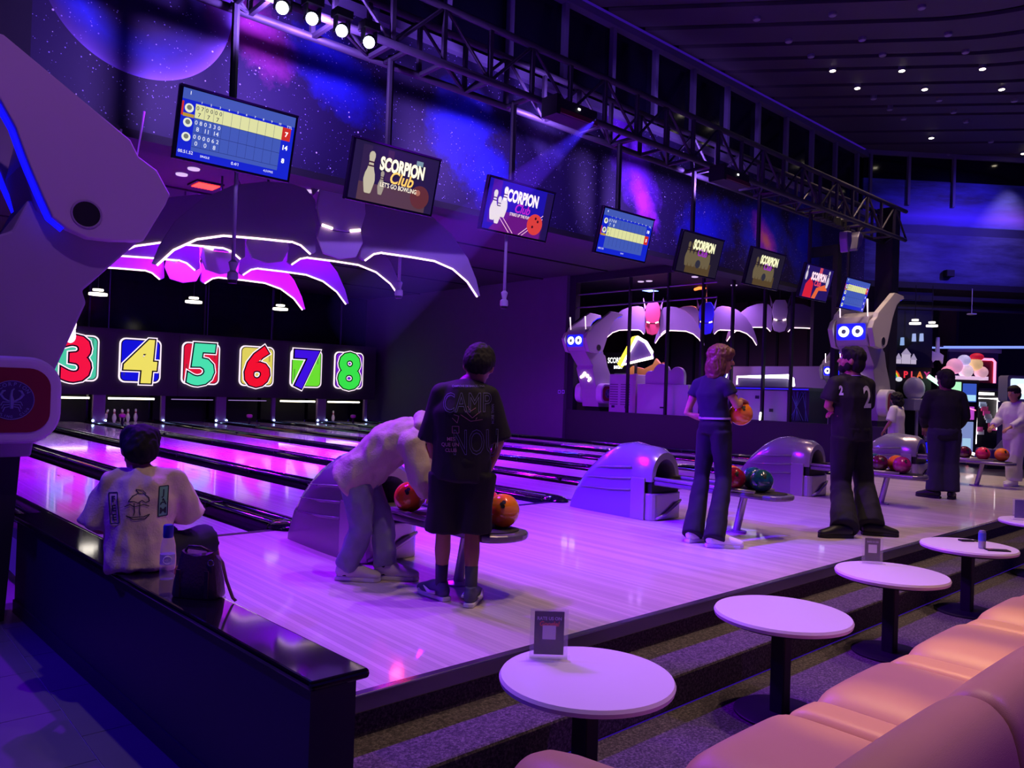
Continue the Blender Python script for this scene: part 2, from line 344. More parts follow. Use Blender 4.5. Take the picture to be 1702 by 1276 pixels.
# snack bar room behind
sw = struct(MB().box(23.0, 23.2, 7.6, 22, 0, 4.6).build('wall_snack_bar', M('brown_panel', '#46323c', .7)))
for y in [8.6+1.05*k for k in range(12)]: MB().box(22.95, 23.0, y, y+.07, 0, 4.5).build('panel_joint', darker, sw)
struct(MB().box(15.48, 23.2, 19.5, 19.7, 0, 4.6).build('wall_snack_far', M('brown_panel')))
struct(MB().box(15.64, 16.6, 6.5, 20, -.2, -.002).build('floor_snack_bar', M('arcade_floor'))); struct(MB().box(16.6, 25, 12, 20, -.2, -.002).build('floor_snack_back', M('arcade_floor')))
struct(MB().box(20.0, 20.15, 8.6, 12.75, 0, 2.22).build('wall_kitchen', M('kitchen_grey', '#8a8298', .6)), 'pale grey partition behind the counter')
# slanted wall over the arcade
W0 = V((18.2, 8.0, 0)); WD = V((.7866, -.6175, 0)); WN = V((-.6175, -.7866, 0))
def wpt(s, off, z): return W0+WD*s+WN*off+V((0, 0, z))
def wbox(mb, s0, s1, a, b, z0, z1):
    return mb.add([wpt(s, q, z) for z in (z0, z1) for q in (a, b) for s in (s0, s1)], [(0, 2, 3, 1), (4, 5, 7, 6), (0, 1, 5, 4), (2, 6, 7, 3), (0, 4, 6, 2), (1, 3, 7, 5)])
def wob(mb, name, mat, parent=None, **k): return mb.build(name, mat, parent, **k)
cm = NT('cloud_mural'); v, s = cm.coord(); mp = cm.n('Mapping'); cm.l(v, mp.inputs[0]); mp.inputs['Scale'].default_value = (.5, .5, 2.6)
f1 = cm.noise(mp.outputs[0], 1.6, 8, .62); zz = s[2]
hz = cm.math('SUBTRACT', 1, cm.math('MULTIPLY', cm.math('ABSOLUTE', cm.math('SUBTRACT', zz, 5.72)), 1.9), clamp=True)
top = cm.math('MULTIPLY', cm.math('GREATER_THAN', zz, 5.5), cm.math('SUBTRACT', cm.math('MULTIPLY', f1, 2.6), .85, clamp=True))
c = cm.mix(cm.math('MULTIPLY', top, .9), (.010, .008, .07), (.10, .12, .85)); c = cm.mix(cm.math('MULTIPLY', cm.math('POWER', hz, 2.), cm.math('GREATER_THAN', zz, 5.52)), c, (.22, .10, .95))
low = cm.math('SUBTRACT', cm.math('MULTIPLY', f1, 2.4), .85, clamp=True); c = cm.mix(cm.math('MULTIPLY', low, cm.math('LESS_THAN', zz, 5.3)), c, (.10, .10, .35)); cm.l(c, cm.b.inputs['Base Color'])
wr = struct(wob(wbox(MB(), -.1, 9, -.15, 0, 4.10, 6.55), 'wall_arcade_upper', cm.m), 'slanted wall with a blue cloud mural')
cw = struct(wob(wbox(MB(), -.1, 9, -.15, -.02, 6.55, 7.2), 'window_2', M('dark_glass', '#0c0a1e', .1)), 'band of dark windows over the cloud mural')
for s_ in (0.02, .95, 2.05, 3.9, 5.6): wob(wbox(MB(), s_, s_+.06, -.05, .06, 5.95, 7.15), 'mullion', M('window_frame', '#756c92', .5), cw)
wob(wbox(MB(), -.1, 9, -.05, .05, 7.10, 7.2), 'head_rail', M('window_frame'), cw)
struct(wob(wbox(MB(), -.2, 9, -2.5, .25, 3.98, 4.12), 'ceiling_arcade', dark), 'dark soffit over the arcade')
for q, z in ((.30, 3.7), (.1, 3.5)): struct(wob(wbox(MB(), .3, 9, q, q+.08, z, z+.1), 'trim_5', dark))
struct(wob(wbox(MB(), .2, 9, -3.2, -3.0, 0, 4.1), 'wall_arcade', M('arcade_wall', '#2a2630', .7)))
# tall windows over the mural
wn_ = struct(MB().box(1.5, 18.2, 8.12, 8.2, 5.62, 7.1).build('window_3', M('dark_glass')), 'row of tall dark windows above the mural')
wf = M('window_frame')
for x in [1.65+1.075*k for k in range(16)]:
    MB().box(x-.042, x+.042, 8.03, 8.12, 5.62, 7.07).build('mullion', wf, wn_, bevel=.008)
MB().box(1.5, 18.2, 7.98, 8.12, 7.03, 7.14).build('head_rail', wf, wn_); MB().box(1.5, 18.2, 7.9, 8.12, 5.6, 5.7).build('sill_rail', wf, wn_)
# high ceiling: long bent panels with dark slots between them
hc = struct(MB().box(-7, 24, -6, 8.3, 7.42, 7.5).build('ceiling_high', darker), 'high ceiling of long curved panels with dark slots')
cp = M('ceiling_panel', '#57505f', .55, noise=(2, .06)); D1 = V((.64, -.77, 0)).normalized(); D2 = V((.12, -.99, 0)).normalized()
def bent(x_start):                                            # plan line of one slot: diagonal, bending toward -Y
    p = V((x_start, 8.0, 0)); k = 3.95/abs(D1.y); pts = [p, p+D1*k*.5, p+D1*k*.85]; q = p+D1*k*.85; m = 9
    for i in range(1, m+1):
        t = i/m; d = (D1*(1-t)+D2*t).normalized(); q = q+d*.2; pts.append(q.copy())
    pts.append(q+D2*9); return pts
starts = [1.2, 2.2, 3.2, 4.2, 5.2, 6.1, 7.0, 7.95, 8.87, 9.77, 10.68, 11.42, 12.09, 13.04, 13.82, 14.53, 15.21, 16.5, 17.6, 18.8, 20.2, 21.6]
for a, b in zip(starts[:-1], starts[1:]):
    A = bent(a+.09); B = bent(b-.09); n = len(A)
    vs = [(p.x, p.y, z) for z in (7.2, 7.26) for L in (A, B) for p in L]
    fs = []
    for i in range(n-1):
        fs += [(i, i+1, n+i+1, n+i), (2*n+i, 3*n+i, 3*n+i+1, 2*n+i+1), (i, 2*n+i, 2*n+i+1, i+1), (n+i, n+i+1, 3*n+i+1, 3*n+i)]
    fs += [(0, n, 3*n, 2*n), (n-1, 3*n-1, 4*n-1, 2*n-1)]
    MB().add(vs, fs).build('ceiling_panel', cp, hc)
# end column of the truss
struct(MB().box(16.45, 16.8, 6.68, 7.02, 0, 5.35).build('wall_column', dark), 'dark end column under the truss')
# ------------------------------------------------------------------ lanes
NUM = ['zero', 'one', 'two', 'three', 'four', 'five', 'six', 'seven', 'eight', 'nine']
PW = 1.725; XR = [3.2+2*PW*k for k in range(4)]
def sk(x, y): return x-.036*(y-6.5)
LANE_X = [x+d for x in XR for d in (-PW/2, PW/2)]
Y0, Y1 = 6.5, 24.9
def strip(mb, prof, x, ya=Y0, yb=Y1):                          # cross-section profile (dx, z) swept down the lane
    n = len(prof); vs = [(sk(x, y)+p[0], y, p[1]) for y in (ya, yb) for p in prof]
    return mb.add(vs, [tuple(range(n))[::-1], tuple(range(n, 2*n))]+[(i, (i+1) % n, n+(i+1) % n, n+i) for i in range(n)])
GR = .117
def trough(sgn):
    c = sgn*(.53+GR); out = [(c-GR*cos(pi*i/10), -.012-GR*.8*sin(pi*i/10)) for i in range(11)]
    return out+[(c+GR, -.15), (c-GR, -.15)]
arrow_m = M('lane_arrow', '#3a2410', .3)
for k, x in enumerate(LANE_X):
    t = thing('bowling_lane', f'glossy boarded bowling lane ending under the number {NUM[k+1]} sign' if k > 1 else f'glossy boarded bowling lane beside the {"first" if k == 0 else "second"} overhead screen', 'lane', (0, 0, 0), 0, 'bowling lanes')
    strip(MB(), [(-.53, 0), (.53, 0), (.53, -.1), (-.53, -.1)], x).build('lane_surface', wood_l, t)
    for sg in (-1, 1): strip(MB(), trough(sg), x).build('gutter', gut_m, t, smooth='a')
    for q in range(-3, 4):
        yy = 11.2+(3-abs(q))*.22; xx = sk(x, yy)+q*.135
        MB().prism([(xx-.016, yy), (xx+.016, yy), (xx, yy+.14)], .0008, .0016).build('aiming_arrow', arrow_m, t)
struct(MB().box(1.3, 15.4, 6.46, 6.54, -.02, .0015).build('trim_6', M('foul_line', '#241a2e', .3)), 'dark foul line strip')
cap_prof = [(-.10, -.1), (-.10, .0), (-.075, .032), (-.03, .045), (.03, .045), (.075, .032), (.10, .0), (.10, -.1)]
for k in range(9):
    x = XR[0]-PW+PW*k
    nm = ('wide ball-return' if k % 2 else 'plain')
    w = 'before the first lane' if k == 0 else ('after the last lane' if k == 8 else f'between lanes {NUM[k]} and {NUM[k+1]}')
    t = tag(strip(MB(), cap_prof, x, Y0).build('lane_divider', blackgloss, smooth='a'), f'glossy black divider strip {w}', 'divider', 'lane dividers')
    if k % 2:
        e = MB().ball((sk(x, Y0+.05), Y0+.05, .0), (.14, .20, .075), 20, 10).build('end_cap', blackgloss, t, smooth=True)
    for sg in (-1, 1): MB().tube([(sk(x, y)+sg*.085, y, .052) for y in (Y0+.1, Y1)], .012, 6).build('chrome_rail', M('rail_chrome', '#9a94b8', .12, 1.), t, smooth=True)
    for j in range(6): yy = 8+j*2.7; MB().box(sk(x, yy)-.104, sk(x, yy)+.104, yy, yy+.03, 0, .05).build('rail_clip', darker, t)
# ------------------------------------------------------------------ number board, pin decks
mask = struct(MB().box(1.2, 14.95, 23.9, 24.0, .80, 2.68).build('wall_number_board', M('number_board', '#3e3842', .6)), 'dark violet board carrying the lane numbers')
for k, (a, b) in enumerate(((1.2, 4.6), (4.62, 8.1), (8.12, 11.6), (11.62, 14.95))): MB().box(a, b, 23.885, 23.9, .80, 2.66).build('board_panel', M('number_board'), mask)
rod_m = M('hanger_rod', '#6d6390', .4, .5)
for px in (183, 348, 455, 571):
    p = atY(px, 540, 23.8); tag(MB().tube([(p.x, 23.95, 2.6), (p.x, 23.95, 4.5)], .014, 6).build('hanger_rod', rod_m), 'thin rod hanging the number board from the ceiling', 'rod', 'hanger rods of the number board')
signs = {1: ('#2db24a', '#e8d44a'), 2: ('#e8273c', '#2846e0'), 3: ('#f4133f', '#4fd6b0'), 4: ('#efdf62', '#0b12e8'), 5: ('#48dfae', '#ee1538'), 6: ('#f2102c', '#efdf62'), 7: ('#3d10e0', '#74ee34'), 8: ('#38e04a', '#7a18d8')}
whiteL = E_('sign_white', '#ffe9fb', 1.15); blackL = M('sign_black', '#08060c', .6)
for k in range(2, 8):
    n = k+1; cxn = [None, None, 5.37, 7.03, 8.76, 10.53, 12.24, 13.85][k]; fg, bg = signs[n]
    t = thing('number_sign', f'lit square sign with the cartoon number {NUM[n]}', 'sign', (cxn, 23.9, 1.80), 0, 'lane number signs')
    MB().prism(rrect(1.14, 1.28, .17), -.06, -.02, 'y').build('border', whiteL, t)
    MB().prism(rrect(1.06, 1.20, .14), -.068, -.06, 'y').build('outline', blackL, t)
    MB().prism(rrect(1.01, 1.15, .12), -.074, -.068, 'y').build('backing', E_('sign_bg_%d' % n, bg, .85), t)
    for q, r in ((.40, .46), (-.43, -.30)): MB().prism(rrect(.05, .42, .02, cx=q, cy=r*.8), -.078, -.074, 'y').build('paint_stroke', E_('sign_stroke_%d' % n, tuple(min(1, x*.55+.02) for x in lin(bg)), .8), t)
    sh = {4: .06, 5: .10, 6: .12, 7: .02}.get(n, 0)
    for nm, h, bo, dy, mt in (('digit_edge', 1.22, .125, -.080, whiteL), ('digit_outline', 1.22, .095, -.086, blackL), ('digit', 1.22, .055, -.092, E_('sign_fg_%d' % n, fg, 1.0))):
        m = text_mb(str(n), h, bo, 1.02, shear=sh); xs = [v[0] for v in m.v]; mid = (min(xs)+max(xs))/2
        m.v = [(x-mid, y+.02, z) for x, y, z in m.v]
        m = extr(m, .006); m.xf(Matrix(((1, 0, 0, 0), (0, 0, -1, dy), (0, 1, 0, 0), (0, 0, 0, 1)))); m.build(nm, mt, t)
bar_on = E_('tube_light', '#fff3d8', 6.); bar_off = E_('tube_dim', '#c9a0ff', .5)
kick = M('kickback_paint', '#8d7398', .4); pinw = M('pin_white', '#f2ecea', .25, coat=.4); pinr = M('pin_red', '#c01525', .3)
pin_prof = [(.026, 0), (.036, .01), (.048, .06), (.059, .11), (.060, .13), (.052, .18), (.036, .22), (.026, .26), (.024, .275), (.028, .31), (.033, .335), (.029, .362), (.014, .379), (.003, .381)]
for k, x in enumerate(LANE_X):
    xx = sk(x, 24.3)
    t = thing('pin_deck', f'dark pin deck opening below number {NUM[k+1]}' if k > 1 else f'dark pin deck opening at the end of lane {NUM[k+1]}', 'pin deck', (xx, 0, 0), 0, 'pin decks under the number board')
    MB().box(-.80, .80, 25.05, 25.15, -.1, .8).build('curtain', darker, t)
    MB().box(-.84, .84, 24.0, 25.1, .80, .88).build('hood', darker, t)
    on = (k+1) in (3, 4, 7, 8)
    MB().tube([(-.62, 23.98, .70), (.62, 23.98, .70)], .026 if on else .012, 8).build('light_tube', bar_on if on else bar_off, t)
for k in range(9):
    x = sk(XR[0]-PW+PW*k, 24.0); wd = .16 if k % 2 else .06
    t = thing('lane_partition', f'pale partition post with blue lamps ' + ('before the first pin deck' if k == 0 else 'after the last pin deck' if k == 8 else f'between pin decks {NUM[k]} and {NUM[k+1]}'), 'partition', (x, 23.95, 0), 0, 'posts between the pin decks')
    MB().box(-wd, wd, 0, .12, 0, .80).build('post', kick, t, bevel=.01)
    for q in ((-wd, wd) if k % 2 else (0,)): MB().ball((q, -.05, .07), .035, 10, 6).build('lamp', E_('post_lamp', '#a8c8ff', 7.), t, smooth=True)
pin_me = None
def pin(x, y, tilt, lab):
    t = thing('bowling_pin', lab, 'bowling pin', (x, y, 0.0), 0, 'bowling pins left standing')
    t.rotation_euler = (0, tilt, 0)
    MB().lathe(pin_prof, 14).build('body', pinw, t, smooth=True)
    MB().lathe([(.0285, .250), (.0272, .258), (.0272, .262), (.0285, .268)], 14).build('neck_stripe', pinr, t); MB().lathe([(.0272, .276), (.0285, .282), (.0295, .288), (.029, .292)], 14).build('neck_stripe', pinr, t)
x4 = sk(LANE_X[3], 24.3)
for i, (dx, dy) in enumerate(((-.30, .26), (-.05, .45), (.16, .62), (.42, .8), (-.15, .0))): pin(x4+dx-.05, 24.1+dy*.9, .0, 'white bowling pin standing on the pin deck below number four')
pin(x4-.56, 24.6, .30, 'white bowling pin leaning against the side of the number four deck')
x8 = sk(LANE_X[7], 24.3)
for dx, dy in ((-.42, .45), (-.16, .2)): pin(x8+dx, 24.2+dy, 0, 'white bowling pin standing on the pin deck below number eight')
for k in range(1, 4):
    x = sk(XR[k], 22.0); t = thing('ball_sensor', f'small pink-topped sensor post between lanes {NUM[2*k+1]} and {NUM[2*k+2]}', 'sensor', (x, 22.0, .04), 0, 'ball sensor posts on the dividers')
    MB().tube([(0, 0, 0), (0, 0, .20)], .035, 10).build('post', darker, t); MB().lathe([(.05, .20), (.085, .23), (.085, .29), (.05, .31)], 14).build('cap', M('sensor_pink', '#e070b0', .4), t, smooth='a')
# low wall at the end of the seating with a polished top, slightly skewed like the lanes
wy = lambda y: 1.265-.045*(y-2.38)
def skew_box(y0, y1, a, b, z0, z1):
    return MB().add([(wy(y)+q, y, z) for z in (z0, z1) for y in (y0, y1) for q in (a, b)], [(0, 2, 3, 1), (4, 5, 7, 6), (0, 1, 5, 4), (2, 6, 7, 3), (0, 4, 6, 2), (1, 3, 7, 5)])
lw = thing('low_wall', 'dark low wall with a polished black stone top beside the tiled floor', 'wall', (0, 0, 0))
skew_box(2.38, 6.35, .015, .19, -.36, .29).build('body', M('bench_paint', '#3a3644', .5), lw)
skew_box(2.33, 6.4, -.015, .215, .285, .32).build('stone_top', M('polished_black_stone', '#120c18', .07, noise=(90, .5), coat=.6), lw, bevel=.014, seg=3)
skew_box(2.38, 6.35, .005, .02, -.36, -.27).build('skirting', M('bench_skirting', '#3a3640', .4), lw)
# ------------------------------------------------------------------ truss with its posts
tr = thing('lighting_truss', 'long dark steel box truss in front of the galaxy mural', 'truss', (0, 0, 0))
TX0, TX1, TYa, TYb, TZa, TZb = -1.5, 16.42, 6.42, 6.86, 4.62, 5.2
for y in (TYa, TYb):
    for z in (TZa, TZb): MB().tube([(TX0, y, z), (TX1, y, z)], .04, 8).build('chord', truss_m, tr, smooth=True)
xs = [TX0+.62*k for k in range(30)]
for i, x in enumerate(xs[:-1]):
    for y in (TYa, TYb):
        MB().box(x-.022, x+.022, y-.022, y+.022, TZa, TZb).build('upright', truss_m, tr)
        a, b = ((x, TZa), (x+.62, TZb)) if i % 2 else ((x, TZb), (x+.62, TZa))
        MB().tube([(a[0], y, a[1]), (b[0], y, b[1])], .019, 6).build('brace', truss_m, tr)
    MB().box(x-.02, x+.02, TYa, TYb, TZa-.02, TZa+.02).build('cross_bar', truss_m, tr)
    if i % 2 == 0: MB().tube([(x, TYa, TZa), (x+.62, TYb, TZa)], .016, 6).build('brace', truss_m, tr)
# moving-head lamps on the truss
for i, (px, py) in enumerate(((470, 12), (519, 30), (568, 50), (613, 69))):
    p = atY(px, py, 6.2)
    t = thing('moving_head_lamp', 'small black stage lamp with a bright lens under the truss', 'stage lamp', p, 0, 'stage lamps in a row on the truss')
    MB().box(-.08, .08, -.06, .06, .10, .17).build('base', dark, t); MB().box(-.07, -.055, -.03, .03, -.03, .1).build('yoke', dark, t); MB().box(.055, .07, -.03, .03, -.03, .1).build('yoke', dark, t)
    MB().ball((0, -.01, 0), (.058, .07, .06), 14, 8).build('head', dark, t, smooth=True); MB().ball((-.025, -.045, -.03), .052, 14, 10).build('lens', E_('lamp_lens', '#dfe8ff', 9.), t, smooth=True)
    MB().tube([(0, 0, .15), (0, .22, TZa-p.z)], .016, 6).build('clamp', dark, t)
    a, c, w_, g_ = (((2.6, 8.0, 4.9), (.36, .18, 1), 260, 118), ((4.9, 8.0, 4.7), (.36, .18, 1), 280, 110), ((4.6, 4.8, 0), VIO, 700, 90), ((7.2, 4.9, 0), (.26, .0, 1), 900, 95))[i]
    spot(p+(V(a)-p).normalized()*.13, a, c, w_, g_, .5, .04, 'moving_head_beam')
for i, (px, py) in enumerate(((948, 190), (1213, 296))):
    p = atY(px, py, 6.2); lab = ('long black stage projector under the truss above the third screen', 'long black stage projector under the truss above the sixth screen')[i]
    t = thing('stage_projector', lab, 'projector', p, 0)
    MB().box(-.33, .33, -.12, .14, -.09, .09).build('housing', dark, t, bevel=.015); MB().box(-.36, -.30, -.14, .10, -.11, .11).build('end_plate', darker, t)
    MB().box(-.30, .32, -.135, -.12, -.085, -.03).build('red_strip', M('projector_red', '#5c2026', .5), t); MB().box(.0, .03, -.13, -.12, .02, .04).build('status_lamp', E_('status_white', '#ffffff', 4.), t); MB().tube([(0, 0, .08), (0, .22, TZa-p.z)], .018, 6).build('clamp', dark, t)
    spot(p+V((.05, .18, .0)), p+V((.55, 1.8, .25)), (.36, .18, 1), 260, 125, .4, .04, 'projector_wash')
# row of small lamps at the far truss end
for k in range(6):
    p = atY(1362+k*7, 354+k*3.4, 6.64); t = thing('par_lamp', 'small dark can lamp in the cluster by the truss column', 'stage lamp', p, 0, 'can lamps beside the truss column')
    MB().lathe([(.05, -.09), (.075, -.08), (.075, .05), (.03, .09)], 12).build('can', dark, t, smooth='a'); MB().box(-.01, .01, -.01, .01, .08, .22).build('stem', dark, t)
for i, (px, py) in enumerate(((1405, 398), (1423, 399))):
    p = atY(px, py, 6.6); t = thing('scanner_lamp', ['tall silver scanner lamp beside the truss column', 'tilted silver scanner lamp beside the truss column'][i], 'stage lamp', p)
    MB().prism([(-.09, .14), (.09, .16), (.11, -.02), (.03, -.24), (-.03, -.24), (-.09, 0)], -.08, .08, 'y').build('body', M('scanner_silver', '#8b8498', .35, .5), t, bevel=.02, rot=(0, .5*i, 0)); MB().box(-.015, .015, -.015, .015, .1, .34).build('stem', dark, t)
# ------------------------------------------------------------------ overhead screens
bez = M('screen_bezel', '#120e18', .25); MW, MH = 1.03, .60
def scr_xf(dy): return Matrix(((1, 0, 0, 0), (0, 0, -1, dy), (0, 1, 0, 0), (0, 0, 0, 1)))
LAY = [0]
def flat(pts, col, s, nm, par, lay):                          # printed area on a screen, layer by layer
    m = MB().prism(pts, -.0315-.0012*lay, -.031-.0012*lay, 'y'); return m.build(nm, E_('screen_%s_%.2f' % (col if isinstance(col, str) else '_'.join('%.2f' % c for c in col), s), col, s), par, fix=False)
def rc(x0, x1, z0, z1): return [(x0, z0), (x1, z0), (x1, z1), (x0, z1)]
def word(txt, x, z, h, col, s, par, lay, bold=.0, ws=1., shear=0., nm='lettering', space=1.):
    m = text_mb(txt, h, bold, ws, shear=shear, space=space); m.v = [(a+x, b+z, 0) for a, b, _ in m.v]
    m.xf(scr_xf(-.0318-.0012*lay)); return m.build(nm, E_('screen_%s_%.2f' % (col, s), col, s), par, fix=False)
def pins_pic(par, x, z, h, col, s, lay):
    pr = [(r*h/.38, zz*h/.38) for r, zz in pin_prof]; flat([(x+r, z+q) for r, q in pr]+[(x-r, z+q) for r, q in pr[::-1]], col, s, 'pin_picture', par, lay)
    for q in (.64, .73): flat(rc(x-.030*h/.38, x+.030*h/.38, z+h*q, z+h*(q+.035)), '#3a1016', s, 'pin_stripe', par, lay+1)
def score(t, n, rows, active, S=1.):
    flat(rc(-.49, .49, -.275, .275), '#1026d8', .9*S, 'screen', t, 0); flat(rc(-.49, .49, .19, .275), '#4a62c8', .8*S, 'header_band', t, 1); flat(rc(-.38, .38, -.21, .17), '#4a66cf', .75*S, 'score_grid', t, 1)
    word(n, -.43, .245, .03, '#ffffff', 1.2*S, t, 3); word('TTL', .44, .18, .022, '#ffffff', 1.*S, t, 3)
    for k in range(10): word(str(k+1), -.335+.076*k, .19, .018, '#ffffff', 1.*S, t, 3)
    for r, (thr, cum, tot) in enumerate(rows):
        z1 = .17-.115*r; z0 = z1-.112
        if r == active:
            flat(rc(-.38, .38, z0, z1), '#dfe0a0', 1.*S, 'active_row', t, 2); flat(rc(.38, .46, z0, z1), '#d8301e', .9*S, 'total_box', t, 2); flat(rc(-.49, -.475, z0, z1), '#d8301e', .9*S, 'marker', t, 2); flat(rc(-.475, -.385, z0-.005, z0+.022), '#c49a30', .9*S, 'name_plate', t, 2)
        ink = '#1c2038' if r == active else '#f4f6ff'
        flat(circ(.036, 20, -.43, z1-.046), '#e8ecd8', 1.*S, 'avatar', t, 3); flat(circ(.02, 16, -.43, z1-.042), '#8a9080', .7*S, 'avatar_face', t, 4)
        for k, c_ in enumerate(thr): word(c_, -.362+.038*k, z1-.03, .034, ink, 1.*S, t, 3, .0)
        for k, c_ in enumerate(cum): word(c_, -.345+.076*k, z1-.082, .036, ink, 1.*S, t, 3, .0)
        word(tot, .42, z0+.056, .04, '#ffffff', 1.2*S, t, 4, .002)
        flat(rc(-.38, .38, z0-.003, z0), '#1a2a70', .7*S, 'rule', t, 4)
    for k in range(1, 10): flat(rc(-.381+.076*k, -.379+.076*k, -.175, .17), '#26357a', .7*S, 'rule', t, 5)
def ad1(t, S=1.):
    flat(rc(-.49, .49, -.275, .275), '#2c2350', .55*S, 'screen', t, 0); flat(rc(-.40, .40, -.275, -.10), '#6a4a52', .6*S, 'lane_picture', t, 1); flat(rc(-.40, -.30, -.10, .25), '#3b2a55', .6*S, 'wall_picture', t, 1); flat(rc(-.12, -.05, -.05, .25), '#4c2f56', .6*S, 'wall_picture', t, 1)
    pins_pic(t, -.29, -.20, .40, '#d8cdb0', .8*S, 2); pins_pic(t, -.15, -.19, .23, '#b9ae98', .75*S, 2); flat(rc(.22, .30, .17, .22), '#8fb0c0', .7*S, 'screen_picture', t, 2)
    word('SCORPION', .07, .115, .125, '#fff2d0', 1.3*S, t, 3, .008, .62); word('Club', .07, .005, .12, '#ffc55a', 1.2*S, t, 3, .003, .9, .25); word("LET'S GO BOWLING", .055, -.085, .045, '#fff2d8', 1.1*S, t, 3, .001, .78)
    flat(circ(.115, 28, .32, -.13), '#7a3a30', .6*S, 'ball_picture', t, 2); flat(circ(.03, 14, .29, -.09), '#c87a60', .7*S, 'ball_shine', t, 3)
def ad2(t, S=1.):
    flat(rc(-.49, .49, -.275, .275), '#2116c8', .7*S, 'screen', t, 0); flat([(-.40, -.275), (-.20, -.05), (.40, -.05), (.40, -.275)], '#7a1a96', .7*S, 'lane_picture', t, 1); flat(rc(-.44, -.31, -.2, .27), '#5a1ab8', .7*S, 'wall_picture', t, 1); flat(rc(.38, .49, -.275, .27), '#2a1866', .6*S, 'wall_picture', t, 1)
    for a, b in (((-.28, -.12), (-.10, -.27)), ((-.22, -.12), (-.04, -.27)), ((.38, .0), (.05, -.27)), ((.38, -.04), (.10, -.27))):
        d = V((b[0]-a[0], b[1]-a[1])).normalized(); q = V((-d.y, d.x))*.004; flat([(a[0]+q.x, a[1]+q.y), (b[0]+q.x, b[1]+q.y), (b[0]-q.x, b[1]-q.y), (a[0]-q.x, a[1]-q.y)], '#ffc8e8', 1.*S, 'lane_line', t, 2)
    for x, z, h in ((-.38, -.17, .33), (-.24, -.12, .34), (-.31, -.20, .30)): pins_pic(t, x, z, h, '#f2e6e0', .95*S, 3)
    word('SCORPION', .0, .14, .13, '#ffeaf2', 1.2*S, t, 3, .008, .60); word('Club', .04, .02, .10, '#c026d0', 1.*S, t, 3, .003, .9, .25); word('STRIKE UP THE FUN', .02, -.06, .035, '#ffe0f0', 1.*S, t, 3, .001, .72)
    flat(circ(.12, 28, .27, -.12), '#e0403a', .95*S, 'ball_picture', t, 4)
    for x, z in ((.27, -.05), (.31, -.08), (.24, -.15)): flat(circ(.016, 12, x, z), '#5a1020', .6*S, 'ball_hole', t, 5)
def ad3(t, S=1.):
    flat(rc(-.49, .49, -.275, .275), '#2a2338', .55*S, 'screen', t, 0); flat(rc(-.30, .30, -.275, -.10), '#6a5430', .6*S, 'lane_picture', t, 1)
    for k in range(7): pins_pic(t, -.30+.085*k, -.18, .34, '#8a7a58', .55*S, 2)
    word('SCORPION', .05, .14, .13, '#f2f0c0', 1.2*S, t, 4, .01, .60); word('Club', .03, .04, .10, '#a020c8', 1.*S, t, 4, .003, .9, .25); flat(circ(.06, 22, -.02, -.13), '#3a3a4a', .6*S, 'ball_picture', t, 4)
def ad4(t, S=1.):
    flat(rc(-.49, .49, -.275, .275), '#2a1870', .7*S, 'screen', t, 0)
    flat([(-.40, -.27), (-.38, -.05), (-.25, .08), (-.12, -.02), (-.10, -.27)], '#e02038', .9*S, 'figure_picture', t, 1); flat([(-.08, -.27), (.02, -.08), (.30, .0), (.42, -.1), (.12, -.12), (.05, -.27)], '#f06a3a', .9*S, 'arm_picture', t, 2)
    flat(rc(.0, .1, .15, .27), '#e0506a', .8*S, 'hand_picture', t, 1); word('SCORPION', .02, .11, .13, '#ffd8e8', 1.2*S, t, 3, .01, .60); word('Club', .02, .0, .10, '#ff4a60', 1.*S, t, 3, .003, .9, .25)
    pins_pic(t, .36, -.05, .30, '#e8dcf0', .8*S, 3); pins_pic(t, -.42, .02, .24, '#e8dcf0', .8*S, 3)
mons = [(394, 226), (654, 296), (860, 349), (1037, 391), (1161, 424), (1270, 447), (1355, 470), (1419, 490)]
mlab = ['overhead score screen with three player rows above the left robot sculpture', 'overhead screen advertising bowling with two brown pins and gold Club lettering', 'overhead screen with blue advert of three pins and a red ball', 'overhead score screen with a pale active second row',
        'overhead screen with dim row of pins and pale title, next to a score screen', 'overhead screen with dim row of pins, beside the red figure advert', 'overhead screen with a red figure advert', 'overhead score screen behind the white robot antennas']
mlab[0] = 'overhead score screen showing three player rows and a red total of 7'
pole_m = M('monitor_pole', '#1d1826', .5)
